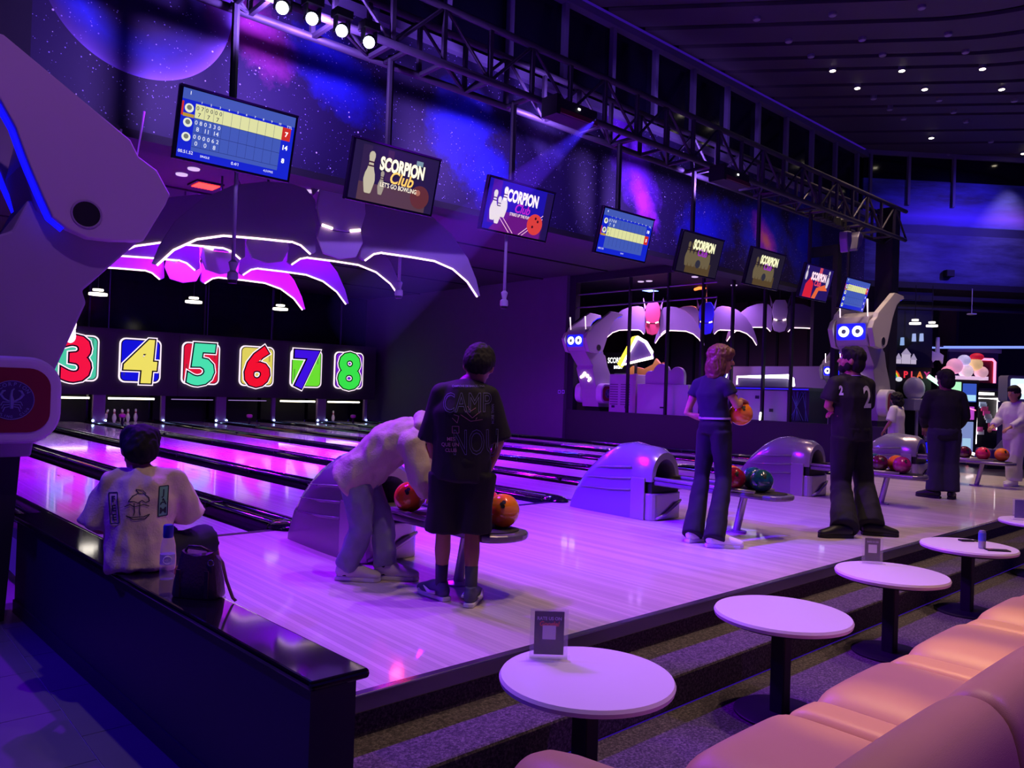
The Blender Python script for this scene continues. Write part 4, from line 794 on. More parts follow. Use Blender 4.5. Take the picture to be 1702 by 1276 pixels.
# ------------------------------------------------------------------ things on the low wall
p = atZ(277, 962, .3205); t = thing('water_bottle', 'clear plastic water bottle with a blue cap on the stone top', 'bottle', p)
MB().lathe([(.030, 0), (.034, .006), (.034, .10), (.033, .12), (.034, .14), (.030, .18), (.022, .205), (.018, .21)], 24).build('body', M('bottle_plastic', '#c8c4ec', .06, alpha=.24), t, smooth='a'); MB().lathe([(.022, .205), (.024, .212), (.024, .262), (.020, .268)], 20).build('cap', M('bottle_cap', '#2a22a8', .4), t, smooth='a'); MB().lathe([(.0345, .075), (.0346, .076), (.0346, .124), (.0345, .125)], 24).build('label_band', M('bottle_label', '#a8a4d0', .4, alpha=.5), t)
d = V((-p.x, -p.y, 0)).normalized(); e = MB().ring((0, 0, 0), .019, .002, 'y', 24, 4); e.add([(a, -.001, b) for a, b, _ in text_mb('H2O', .010).v], text_mb('H2O', .010).f); e.xf(Matrix.Rotation(atan2(d.y, d.x)+pi/2, 4, 'Z')); e.v = [(x+d.x*.0355, y+d.y*.0355, z+.10) for x, y, z in e.v]; e.build('logo', M('bottle_print', '#f2f0ff', .5), t)
hb = thing('handbag', 'dark plum leather handbag with a hanging strap', 'handbag', tuple(atZ(330, 990, .3205)), rad(-50)); hb.scale = (.76,)*3
hl_ = M('plum_leather', '#4a2a44', .32, bump=(60, .2)); vs = []; secs = [(-.145, .075, 0), (-.15, .08, .015), (-.14, .075, .10), (-.12, .06, .19), (-.105, .045, .245)]
m = MB(); n = 16
for a, b, z in secs: m.v += [(-a*(abs(cos(2*pi*j/n))**.5)*(1 if cos(2*pi*j/n) > 0 else -1), b*(abs(sin(2*pi*j/n))**.5)*(1 if sin(2*pi*j/n) > 0 else -1), z+(.03*abs(cos(2*pi*j/n)) if z > .2 else 0)) for j in range(n)]
m.f = [(i*n+j, i*n+(j+1) % n, (i+1)*n+(j+1) % n, (i+1)*n+j) for i in range(len(secs)-1) for j in range(n)]+[tuple(range(n))[::-1], tuple((len(secs)-1)*n+j for j in range(n))]
m.build('body', hl_, hb, smooth='a'); MB().tube([(-.10, 0, .26), (-.06, -.02, .30), (.02, -.025, .30), (.09, 0, .26)], .008, 8).build('handle', hl_, hb, smooth=True)
MB().tube([(.11, .0, .25), (.16, -.03, .22), (.20, -.05, .12), (.25, -.06, .02), (.27, -.06, .004)], [(.018, .004)]*5, 8, (0, 1, 0)).build('strap', hl_, hb, smooth=True); MB().ring((.10, -.055, .215), .018, .004, 'y', 16, 6).build('buckle', M('bag_chrome', '#b8b0c8', .15, 1.), hb, smooth=True)
for q in (-.09, .09): MB().box(q-.012, q+.012, -.083, -.076, .01, .17).build('seam_strip', M('plum_leather'), hb)
# ------------------------------------------------------------------ snack bar behind the low wall
vio_p = M('counter_white', '#b4aebc', .4); vio_d = M('counter_trim', '#c0a8b4', .4); lab_d = M('tiny_sign', '#221a3a', .5)
t = thing('louvred_cabinet', 'pale louvred cabinet beside the robot sculpture', 'cabinet', (0, 0, 0))
MB().box(15.75, 16.4, 12.78, 13.6, 0, 1.82).build('body', vio_p, t, bevel=.01); MB().box(15.73, 15.8, 12.70, 12.78, 0, 1.84).build('edge_post', vio_d, t)
for k in range(9):
    for a, b in ((12.9, 13.2), (13.3, 13.56)): MB().box(15.735, 15.75, a, b, 1.02+.065*k, 1.045+.065*k).build('louvre', M('louvre_dark', '#6a6672', .4), t)
for y in (12.95, 13.4): MB().box(15.74, 15.75, y, y+.1, 1.18-.24, 1.24-.24).build('label_plate', lab_d, t)
t = thing('cloud_counter', 'pale counter with a cloud-shaped panel on top', 'counter', (0, 0, 0))
MB().box(15.75, 16.5, 11.1, 12.66, 0, 1.58).build('body', vio_p, t, bevel=.01); MB().box(15.735, 15.75, 11.82, 11.92, .98, 1.02).build('label_plate', lab_d, t)
cl = [(12.45, 1.58), (12.45, 1.86)]
for cy, cz, r, a0, a1 in ((12.30, 1.82, .17, 1.5, .25), (11.95, 1.90, .27, .98, .02), (11.48, 1.84, .25, .85, -.02)):
    for i in range(9): a = pi*(1-(a0-.5)) if False else None
def lobe(c, z, r, d0, d1, n=8): return [(c+r*cos(rad(d0+(d1-d0)*i/n)), z+r*sin(rad(d0+(d1-d0)*i/n))) for i in range(n+1)]
MB().prism([(12.5, 1.58)]+lobe(12.36, 1.78, .14, 0, 110)+lobe(12.0, 1.84, .26, 20, 160)+lobe(11.52, 1.80, .22, 40, 180)+[(11.30, 1.58)], 15.85, 15.95, 'x').build('cloud_panel', M('cloud_white_panel', '#b8b0c0', .4), t, bevel=.012)
t = thing('bar_counter', 'long pale bar counter with a blue lit top edge', 'counter', (0, 0, 0))
MB().box(15.75, 16.6, 8.52, 10.95, 0, 1.50).build('body', vio_p, t, bevel=.01); MB().box(15.7, 16.65, 8.0, 10.97, 1.50, 1.57).build('worktop', M('worktop_dark', '#3a3848', .3), t); MB().tube([(15.69, 8.02, 1.53), (15.69, 10.95, 1.53)], .012, 6).build('edge_glow', E_('edge_blue', '#2a18ff', 1.2), t)
pn = MB().box(15.74, 16.6, 8.02, 8.5, 0, 1.5).build('side_panel', M('side_panel_teal', '#1c2440', .3), t)
for k in range(9): MB().tube([(15.735, 8.04+.44*((k*.37) % 1), .86), (15.735, 8.04+.44*((k*.61+.3) % 1), 1.48)], .006, 5).build('panel_line', M('panel_line', '#5a6ab8', .4), pn)
for y, z in ((9.75, 1.30), (9.5, 1.05), (9.2, 1.30), (8.85, 1.02)): MB().box(15.735, 15.75, y, y+.09, z, z+.07).build('label_plate', lab_d, t)
t = thing('glowing_frame', 'white glowing tube frame standing on the bar counter', 'light frame', (0, 0, 0))
MB().tube([(16.2, 10.05, 1.62), (16.2, 10.05, 1.80), (16.2, 8.75, 1.82), (16.2, 8.68, 1.76), (16.2, 8.66, 1.60)], [.018, .022, .05, .06, .06], 10).build('tube', E_('frame_white', '#fff6ff', 5.), t, smooth=True); MB().box(16.22, 16.3, 8.72, 10.0, 1.57, 1.75).build('glass_shelf', M('shelf_glass', '#7a7688', .2), t)
t = thing('drink_machine', 'small round-fronted drink machine with a ring light on the counter', 'machine', (16.15, 10.45, 1.57)); MB().box(-.12, .12, -.15, .22, 0, .18).build('body', M('machine_pale', '#b4aeb8', .4), t, bevel=.02); MB().prism(circ(.16, 24, -.02, .30), -.03, .03, 'x').build('disc', M('machine_disc', '#3a48a0', .3), t); MB().ring((-.035, -.02, .30), .16, .015, 'x').build('ring_light', E_('ring_white', '#e8eaff', 3.), t, smooth=True); MB().box(-.1, .05, .10, .26, .22, .42).build('lamp_box', E_('frame_white', '#fff6ff', 5.), t)
t = thing('pizza_sign', 'tilted triangular neon pizza slice sign with yellow crust', 'neon sign', (16.9, 0, 0)); t.location = (0, 0, 0)
tri = [(13.62, 2.90), (14.16, 2.10), (13.02, 2.34)]
MB().prism([(13.62, 2.93), (13.80, 2.90), (14.30, 2.15), (14.18, 2.05)], 16.85, 16.98, 'x').build('crust', E_('crust_yellow', '#ffe23a', 2.2), t, bevel=.02)
MB().prism([(13.60, 2.88), (14.10, 2.12), (13.08, 2.32), (13.12, 2.5), (13.3, 2.75)], 16.88, 16.95, 'x').build('slice', M('slice_violet', '#7a5aa8', .5), t); ed = [(13.60, 2.88), (14.10, 2.12), (13.06, 2.32), (13.08, 2.46), (13.3, 2.74), (13.60, 2.88)]
MB().tube([(16.85, y, z) for y, z in ed], .045, 8).build('neon_tube', E_('neon_white', '#fff4e0', 4.), t, smooth=True); MB().tube([(16.95, 13.7, 2.2), (16.95, 13.7, 0)], .04, 8).build('stand', dark, t)
t = thing('pizza_stand', 'orange lit stand with jagged star edge under the pizza sign', 'display', (0, 0, 0))
st = [(14.0, 1.5), (14.05, 2.0), (13.9, 2.1), (13.5, 2.02), (13.2, 2.14), (13.1, 2.3), (12.95, 2.16), (12.85, 2.2), (12.86, 2.05), (12.72, 2.0), (12.8, 1.88), (12.66, 1.8), (12.75, 1.5)]
MB().prism(st, 17.05, 17.12, 'x').build('star_panel', M('star_orange', '#f0a050', .5), t); MB().box(17.06, 17.6, 12.8, 14.0, 0, 1.5).build('body', M('stand_brown', '#6a4a3a', .5), t)
t = thing('menu_board', 'black sign board with white lettering behind the robot sculpture', 'sign', (0, 0, 0)); MB().box(17.30, 17.36, 14.1, 15.2, 0, 2.5).build('board', darker, t)
for txt, z, h in (('SCORPION', 2.28, .16), ('BAKERY', 2.08, .09)):
    m = text_mb(txt, h, .006, .75); m.xf(Matrix(((0, 0, 1, 17.292), (-1, 0, 0, 14.62), (0, 1, 0, z), (0, 0, 0, 1)))); m.build('lettering', E_('letter_white', '#ffffff', 1.5), t, fix=False)
MB().box(17.28, 17.3, 14.2, 14.75, 1.3, 1.9).build('lit_panel', M('grey_panel', '#7a8a86', .4), t)
for px, py, z0 in ((1248, 690, 0), (1263, 684, 0)):
    p = atX(px, py, 15.42); tag(MB().capsule([(15.424, p.y, .85), (15.418, p.y-.02, .99)], .022, 8).build('light_stick', E_('stick_white', '#ffffff', 4.), smooth=True), 'short white glowing stick standing on the low wall', 'light stick', 'glowing sticks on the low wall')
for px in (930, 936.5): 
    p = atX(px, 651, 15.3); t = thing('wall_socket', 'small pale double wall socket plate', 'socket', (15.297, p.y, p.z), 0, 'wall sockets'); MB().prism(rrect(.10, .10, .015), -.008, 0, 'x').build('plate', M('socket_pale', '#a898d8', .4), t); MB().prism(rrect(.055, .055, .01), -.010, -.008, 'x').build('insert', M('socket_dark', '#2a1a50', .4), t)
t = thing('orange_ceiling_lamp', 'small orange glowing ceiling lamp with a pole in the snack bar', 'lamp', tuple(atD(1172, 480, 22.4))); MB().tube([(0, 0, .02), (0, 0, -.32)], .02, 8).build('pole', M('lamp_orange_pole', '#7a3a28', .5), t); MB().capsule([(0, 0, .02), (-.12, .12, .02), (-.2, .2, -.02)], [.03, .045, .04], 10).build('head', E_('lamp_orange', '#ff7030', 3.), t, smooth=True); MB().tube([(0, 0, .02), (0, 0, 4.5-t.location.z)], .01, 6).build('hanger', dark, t); spot(t.location+V((-.1, .1, -.06)), t.location+V((-.1, .1, -3)), (1, .25, .08), 260, 150, 1., .05, 'orange_lamp_light')  # stands for a square red ceiling lamp with its pole
for px, py in ((1065, 468), (1079, 467), (1155, 460), (1220, 474)):
    p = atZ(px, py, 4.49); tag(MB().lathe([(.07, -.015), (.085, -.012), (.09, .01)], 16, (p.x, p.y, 4.49)).build('ceiling_downlight', E_('downlight_dim', '#e8c8ff', .9)), 'small round downlight in the snack bar ceiling', 'downlight', 'downlights over the snack bar'); spot((p.x, p.y, 4.46), (p.x, p.y, 0), (.55, .22, 1), 420, 155, 1., .06, 'downlight_beam')
p = atZ(1081, 483, 4.47); t = thing('square_ceiling_lamp', 'square blue white ceiling lamp in the snack bar', 'ceiling lamp', (p.x, p.y, 4.47)); MB().box(-.22, .22, -.22, .22, 0, .03).build('housing', darker, t); MB().box(-.17, .17, -.17, .17, -.012, 0).build('diffuser', E_('panel_blue_white', '#7a90ff', 5.), t); spot((p.x, p.y, 4.44), (p.x, p.y, 0), (.12, .10, 1), 900, 160, 1., .12, 'square_lamp_light')
# ------------------------------------------------------------------ arcade under the slanted wall
def atW(px, py, off):
    d = ray(px, py); q = W0+WN*off; return EYE+d*((q-EYE).dot(WN)/d.dot(WN))
WM = frame_mat((0, 0, 0), tuple(WD), tuple(-WN), (0, 0, 1)); RZ = atan2(WD.y, WD.x)
def amach(name, lab, cat, px, off, grp=None): p = atW(px, 700, off); return thing(name, lab, cat, (p.x, p.y, 0), RZ, grp)
def S(off, px0, px1):                                          # local x of two pixels around the machine
    a, b = atW(px0, 690, off), atW(px1, 690, off); return (b-a).length
def zpx(px, py, off): return atW(px, py, off).z
wcl = M('arcade_white', '#cfc6e0', .3); neonp = E_('neon_pink', '#ff6a90', 3.2); neonw = E_('neon_pale', '#fff0f4', 4.)
tag(MB().tube([atW(1515, 577, -.2), atW(1760, 577, -.2)], .03, 8).build('light_rail', E_('rail_light', '#7a90ff', 1.4)), 'long pale blue light rail over the arcade', 'light rail')
o = .2
t = amach('play_booth', 'black play booth with a rainbow, white dome and colourful letters', 'arcade booth', 1510, o)
MB().box(-.75, .55, .05, .12, 0, 3.9).build('back_panel', darker, t)
dome = [(-.62, 2.15)]+[(-.05+.62*cos(pi-pi*i/12), 2.15+.42*sin(pi*i/12)) for i in range(13)]+[(.57, 2.15)]
MB().prism(dome, -.02, .1, 'y').build('arch_panel', M('booth_black', '#12101c', .3), t)
for k, c in enumerate(('#e83030', '#f08a20', '#f0d838', '#38c050', '#3a70e0')): MB().ring((-.46, -.03, 1.88), .20-.022*k, .012, 'y', 14, 5, 0, pi).build('rainbow_band', E_('rainbow_%d' % k, c, .9), t)
for sx in (-.64, -.28): MB().ball((sx, -.03, 1.86), (.085, .03, .055), 12, 8).build('cloud', E_('cloud_white', '#e8e8f4', .8), t, smooth=True)
for k, (ch, c) in enumerate(zip('PLAY', ('#f03040', '#e8485a', '#e07030', '#c02a80'))):
    m = text_mb(ch, .15, .008); m.xf(Matrix(((1, 0, 0, -.12+.17*k), (0, 0, -1, -.03), (0, 1, 0, 1.98), (0, 0, 0, 1)))); m.build('letter', E_('play_%d' % k, c, 1.), t, fix=False)
for x, w_, h_ in ((-.30, .12, .10), (-.12, .20, .22), (.06, .12, .10)):                       # plain little turret shapes on the top panel
    MB().box(x-w_/2, x+w_/2, -.04, -.02, 2.22, 2.22+h_).build('tower', E_('tower_pale', '#d8c8e8', .7), t); MB().prism([(x-w_/2-.02, 2.22+h_), (x+w_/2+.02, 2.22+h_), (x, 2.36+h_)], -.04, -.02, 'y').build('tower_roof', E_('tower_roof', '#b8a8d0', .7), t)
for x, z, c in ((-.45, 2.95, '#e8e060'), (-.2, 2.75, '#90b0e8'), (.08, 2.85, '#a8b8f0'), (.26, 2.86, '#a8b8f0')): MB().prism([(x-.03, z-.1), (x+.03, z-.1), (x+.02, z+.08), (x-.02, z+.08)], -.03, .1, 'y').build('hanging_shape', E_('shape_'+c[1:], c, .9), t)
MB().box(-.15, .55, -.45, .1, 1.15, 1.42).build('tray', wcl, t, bevel=.02); MB().ball((.02, -.15, 1.65), (.24, .2, .27), 18, 12).build('dome', M('dome_white', '#e4daf0', .3), t, smooth=True); MB().ball((.42, -.2, 1.46), (.13, .12, .09), 12, 8).build('small_dome', M('dome_white'), t, smooth=True)
for x in (.0, .22, .44): MB().box(x, x+.05, -.3, -.25, .45, 1.15).build('leg', wcl, t)
MB().box(-.1, .62, -.4, .1, 0, .46).build('plinth', darker, t); MB().box(.18, .56, -.42, -.40, .02, .44).build('blue_panel', E_('panel_blue', '#1010ff', 1.5), t)
MB().tube([(.38, -.1, 1.95), (.85, -.2, 1.62)], .05, 8).build('green_light', E_('green_pale', '#b8ffd0', 2.), t, smooth=True)
t = amach('video_cabinet', 'tall slanted video cabinet with bright picture panels and round toy marquee', 'arcade machine', 1597, .35)
MB().prism([(-.35, 0), (.35, 0), (.42, 1.9), (-.28, 1.9)], -.02, .5, 'y').build('body', darker, t, bevel=.02)
for x, z, w_, h_, c, s_ in ((-.18, 1.62, .26, .44, '#a8e8b8', 1.2), (.16, 1.60, .32, .42, '#3a5ac8', .9), (.18, 1.48, .26, .14, '#a8d8f0', 1.1), (.12, 1.13, .34, .30, '#c04ad0', .9), (.12, .55, .34, .76, '#8a9ad8', .8), (.14, .40, .2, .3, '#a8d0f0', .9)): MB().prism(rrect(w_, h_, .01, 2, x+(z-1)*.02, z), -.035-.004*(w_ < .3), -.02, 'y').build('picture_panel', E_('pic_%s' % c[1:], c, s_), t, fix=False)
MB().tube([(-.06, -.04, 1.30), (.32, -.04, 1.20)], .012, 6).build('light_line', neonp, t)
for x, z, r, c in ((-.22, 2.20, .18, '#f4a8d0'), (.0, 2.34, .13, '#c8c4f0'), (.28, 2.26, .15, '#f0c890'), (.05, 2.10, .16, '#ffe0ee'), (.42, 2.08, .14, '#f2b8c8'), (-.38, 2.06, .14, '#ff9ac0')): MB().ball((x, -.05, z), (r, .16, r), 16, 10).build('round_toy', M('toy_'+c[1:], c, .6, emit=c, es=.55), t, smooth=True)
MB().ball((.30, -.06, 2.43), (.15, .14, .09), 14, 8).build('red_toy', M('toy_red', '#d01838', .5, emit='#d01838', es=.5), t, smooth=True); MB().box(-.45, .55, -.12, .3, 1.90, 1.98).build('marquee_shelf', M('marquee_white', '#f4d8ec', .4, emit='#f0c8e8', es=.8), t)
t = amach('neon_poster', 'red poster panel framed by a pink neon tube', 'neon frame', 1636, -.95); z0, z1 = zpx(1636, 636, -.95), zpx(1636, 597, -.95); hw = S(-.95, 1622, 1650)/2
MB().box(-hw, hw, .0, .06, z0, z1).build('panel', M('poster_red', '#8a2038', .5), t); MB().tube([(-hw, -.02, z1), (hw-.06, -.02, z1), (hw, -.02, z1-.06), (hw, -.02, z0)], .03, 8).build('neon_tube', neonp, t, smooth=True); MB().box(-hw*.9, hw*.9, 0.02, .3, 0, z0).build('stand', darker, t); MB().box(-hw-.5, hw+.35, .35, .45, 0, 2.75).build('booth_wall', M('booth_violet', '#3a2a78', .5), t); MB().box(-hw-.55, hw+.4, .3, .35, 2.65, 2.75).build('booth_rail', M('booth_rail', '#8a88b8', .3), t)
t = amach('claw_machine', 'prize machine framed by a bright pink white light tube', 'arcade machine', 1640, -.25); z0, z1 = zpx(1640, 724, -.25), zpx(1640, 662, -.25); hw = S(-.25, 1621, 1659)/2
MB().box(-hw, hw, .05, .6, 0, z1+.35).build('body', darker, t); MB().tube([(-hw, .0, z0-.2), (-hw, 0, z1), (hw, 0, z1), (hw, 0, z0+.15)], .04, 8).build('light_tube', neonw, t, smooth=True)
for k in range(11):
    x = -hw*.82+hw*1.25*((k*.618) % 1); z = z0+.02+(z1-z0-.15)*((k*.381+.1) % 1); c = ('#ff58c0', '#f4f0ff', '#c8e0ff', '#e84890')[k % 4]; MB().box(x, x+.16, .02, .05, z, z+.11).build('prize_box', M('prize_'+c[1:], c, .5), t)
MB().box(-hw, hw+.1, -.1, .3, z1+.18, z1+.24).build('shelf', M('shelf_dark', '#3a2a58', .3), t); MB().box(-.3, .1, -.1, -.05, z1+.08, z1+.14).build('lit_strip', neonw, t)
t = amach('screen_kiosk', 'rounded game kiosk with a white and blue screen and yellow neon curve', 'arcade machine', 1692, .9); z0, z1 = zpx(1692, 668, .9), zpx(1692, 624, .9)
MB().prism(rrect(.66, z1-z0, .06, 4, .06, (z0+z1)/2), 0, .3, 'y').build('head', M('kiosk_grey', '#8a82a0', .4), t); MB().prism(rrect(.52, z1-z0-.14, .04, 4, .06, (z0+z1)/2), -.01, 0, 'y').build('screen', E_('kiosk_screen', '#c8dcff', 1.4), t); MB().prism(rrect(.26, .22, .05, 4, .08, (z0+z1)/2), -.016, -.01, 'y').build('screen_figure', E_('kiosk_white', '#ffffff', 1.6), t)
MB().box(-.2, .4, .05, .4, 0, z0).build('body', M('kiosk_body', '#3a2a68', .4), t); MB().tube([(-.15, .02, z0-.5), (-.05, .02, z0-.38), (.0, .02, z0-.22), (.1, .02, z0-.15)], .025, 8).build('yellow_neon', E_('neon_yellow', '#ffd040', 3.), t, smooth=True)
t = amach('racing_seat', 'low purple game seat in front of the prize machine', 'arcade seat', 1657, 1.75); MB().prism([(-.35, .1), (.30, .1), (.42, .55), (.30, .62), (.1, .38), (-.3, .42)], -.25, .25, 'y').build('seat', M('seat_purple', '#4a2a78', .4), t, bevel=.05, seg=3); MB().box(-.4, .4, -.3, .3, 0, .1).build('base', darker, t); MB().tube([(.2, -.2, .5), (.45, -.28, .66)], .04, 8).build('armrest', M('seat_red', '#a02848', .4), t, smooth=True)
t = amach('floor_light', 'white and red lit ramp on the floor of the video cabinet', 'light ramp', 1622, .8); MB().prism([(-.4, .25), (.5, .02), (.5, .0), (-.4, .0)], -.3, .1, 'y').build('ramp', darker, t); MB().tube([(-.4, -.31, .28), (.5, -.31, .05)], .03, 6).build('white_strip', neonw, t, smooth=True); MB().tube([(-.4, -.31, .14), (.3, -.31, .02)], .03, 6).build('red_strip', neonp, t, smooth=True)
t = amach('wall_guitar', 'small pale electric guitar shape hung beside the booth', 'decoration', 1556, .0); z = zpx(1556, 590, 0); t.location.z = z
MB().prism([(-.18, -.22), (-.06, -.12), (.06, -.12), (.12, -.2), (.14, .0), (.04, .06), (.03, .42), (-.03, .42), (-.05, .06), (-.16, .1)], 0, .05, 'y').build('body', M('guitar_pale', '#c8c4d0', .4), t); MB().box(-.16, .16, .05, .09, .2, .24).build('wall_rail', dark, t)
for px, py in ((1521, 536), (1549, 540)):
    p = atW(px, py, .6); t = thing('pendant_lamp', 'small pendant lamp of two stacked white discs over the arcade', 'pendant lamp', p, 0, 'pendant lamps over the arcade'); MB().lathe([(.07, .04), (.07, .075)], 16).build('upper_disc', E_('pendant_white', '#fff4e6', 3.), t); MB().lathe([(.12, -.04), (.12, .0)], 16).build('lower_disc', E_('pendant_white', '#fff4e6', 3.), t); MB().tube([(0, 0, -.02), (0, 0, 4.0-p.z)], .008, 6).build('cord', darker, t)
p = atW(1615, 522, .4); t = thing('ceiling_sensor', 'pale disc sensor on a short rod below the soffit', 'sensor', p); MB().lathe([(.10, -.01), (.10, .015)], 16).build('disc', wcl, t); MB().tube([(0, 0, 0), (0, 0, 4.0-p.z)], .008, 6).build('rod', wcl, t)
p = atW(1575, 455, .02); t = thing('wall_speaker', 'small dark speaker box on the cloud mural', 'speaker', p, RZ); MB().box(-.1, .1, -.12, .02, -.08, .08).build('body', darker, t, bevel=.01); MB().box(-.085, .085, -.125, -.12, -.065, .065).build('grille', M('grille', '#2a2438', .7), t)
# ------------------------------------------------------------------ downlights of the high ceiling
CL = [(1258, 31, 0), (1384, 24, 0), (1532, 12, 0), (1311, 68, 0), (1433, 65, 0), (1576, 57, 0), (1348, 93, 0), (1467, 91, 0), (1605, 86, 0), (1384, 116, 1), (1499, 116, 1), (1633, 113, 1), (1425, 145, 1), (1537, 147, 1), (1665, 147, 1), (1452, 163, 0), (1561, 166, 0), (1686, 167, 0), (1479, 181, 0), (1585, 186, 0), (1502, 197, 0), (1606, 202, 0), (1548, 228, 1), (1647, 235, 0), (1574, 258, 0), (1701, 254, 1)]
for px, py, on in CL:
    p = atZ(px, py, 7.18); t = thing('ceiling_spotlight', 'glowing cylindrical spotlight in a slot of the high ceiling' if on else 'unlit cylindrical spotlight in a slot of the high ceiling', 'spotlight', (p.x, p.y, 7.16), 0, 'lit spotlights of the high ceiling' if on else 'unlit spotlights of the high ceiling')
    MB().lathe([(.055, 0), (.06, .004), (.06, .24)], 16).build('can', M('spot_can', '#8a84a0', .4, .3), t, smooth='a'); MB().lathe([(.048, -.006), (.048, .0)], 16).build('lens', E_('spot_on', '#fff0d0', 14.) if on else M('spot_off', '#b8b4c4', .3), t)
    if on: spot((p.x, p.y, 7.14), (p.x, p.y, 0), (1, .72, .50), 240, 70, .8, .05, 'ceiling_spotlight_beam')
# ------------------------------------------------------------------ people
skin = M('skin', '#b98468', .55); skin2 = M('skin_deep', '#8f6450', .55); hair_k = M('hair_black', '#0d090f', .8, noise=(120, .5)); hair_b = M('hair_brown', '#6b4636', .5, noise=(90, .4))
def remesh(mb, voxel, smooth=3, wr=0., wsc=8., seed=0., aniso=(1, 1, .55)):
    me = mb.mesh('tmp'); bm = bmesh.new(); bm.from_mesh(me); bmesh.ops.recalc_face_normals(bm, faces=bm.faces); bm.to_mesh(me); bm.free()
    o = bpy.data.objects.new('tmp', me); COL.objects.link(o)
    r = o.modifiers.new('r', 'REMESH'); r.mode = 'VOXEL'; r.voxel_size = voxel
    if smooth: s = o.modifiers.new('s', 'SMOOTH'); s.iterations = smooth; s.factor = .5
    out = bpy.data.meshes.new_from_object(o.evaluated_get(bpy.context.evaluated_depsgraph_get()))
    bpy.data.objects.remove(o); bpy.data.meshes.remove(me)
    if wr:
        nv = [v.normal.copy() for v in out.vertices]
        for v, n in zip(out.vertices, nv):
            q = V((v.co.x*aniso[0], v.co.y*aniso[1], v.co.z*aniso[2]))*wsc+V((seed, seed*1.7, 0))
            w1 = mnoise.noise(q); w2 = mnoise.noise(q*2.3+V((5, 0, 0)))
            v.co += n*wr*((1-abs(w1)*2.2)*.6+w2*.5)
    return out
def join_into(me, mb):
    n = len(me.vertices); vs = [tuple(v.co) for v in me.vertices]; fs = [tuple(p.vertices) for p in me.polygons]
    vs += mb.v; fs += [tuple(i+n for i in f) for f in mb.f]; out = bpy.data.meshes.new('body'); out.from_pydata(vs, [], fs); bpy.data.meshes.remove(me); return out
def hand(wrist, d, nrm, curl=.5, sg=1, s=1.):
    """palm with four bent fingers and a thumb; d points along the hand, nrm out of the back of the hand"""
    d = V(d).normalized(); nrm = V(nrm); nrm = (nrm-d*nrm.dot(d)).normalized(); sd = d.cross(nrm)*sg; m = MB(); w = V(wrist)
    m.capsule([w, w+d*.03*s, w+d*.08*s], [(.026*s, .019*s), (.038*s, .016*s), (.040*s, .013*s)], 10, sd)
    for k, (off, ln) in enumerate(((.030, .070), (.010, .080), (-.010, .074), (-.029, .058))):
        p = w+d*.085*s+sd*off*s; dirn = d.copy(); pts = [p-d*.015*s, p]; c = curl*(1+.12*k)
        for q in range(3):
            dirn = (dirn-nrm*(c*(.55+.25*q))).normalized() if q or True else dirn
            p = p+dirn*ln*s*(.44, .32, .24)[q]; pts.append(p)
        m.capsule(pts, [.0088*s, .0086*s, .008*s, .0075*s, .0062*s], 8)
    p = w+d*.025*s+sd*.03*s; td = (d*.6+sd*.75-nrm*.35*min(1, curl+.3)).normalized(); q = p+td*.042*s; td2 = (td*.7+d*.5-nrm*.4*curl).normalized()
    m.capsule([p-td*.01*s, q, q+td2*.032*s], [.012*s, .010*s, .008*s], 8); return m
def headmesh(m, c, R3, s=1.):
    """skull, jaw, nose, ears, brow; R3 columns: right, forward, up"""
    c = V(c); f = lambda x, y, z: c+R3 @ V((x*s, y*s, z*s))
    m.ball(c, (.074*s, .092*s, .100*s), 20, 14, R3); m.ball(f(0, .030, -.062), (.055*s, .056*s, .060*s), 16, 10, R3); m.ball(f(0, .058, -.095), (.026*s, .026*s, .022*s), 12, 8, R3)
    m.capsule([f(0, .088, .012), f(0, .106, -.026)], [.009*s, .015*s], 10); m.ball(f(0, .090, -.062), (.024*s, .012*s, .010*s), 10, 6, R3)
    m.ball(f(0, .075, .028), (.055*s, .018*s, .012*s), 12, 6, R3)
    for sg in (-1, 1): m.ball(f(sg*.078, -.005, -.012), (.011*s, .022*s, .034*s), 10, 8, R3); m.ball(f(sg*.038, .058, -.035), (.024*s, .024*s, .022*s), 10, 6, R3)
def eyes(par, c, R3, s=1., m_=None):
    for sg in (-1, 1):
        p = V(c)+R3 @ V((sg*.031*s, .081*s, .006*s)); MB().ball(p, .0115*s, 10, 8).build('eye', M('eye_white', '#d8d0d8', .3), par, smooth=True); q = p+R3 @ V((0, .008*s, 0)); MB().ball(q, .006*s, 8, 6).build('iris', M('iris_dark', '#1a1014', .2), par, smooth=True)
def basis(yaw, pitch=0., roll=0.): return (Matrix.Rotation(yaw, 3, 'Z') @ Matrix.Rotation(pitch, 3, 'X') @ Matrix.Rotation(roll, 3, 'Y'))
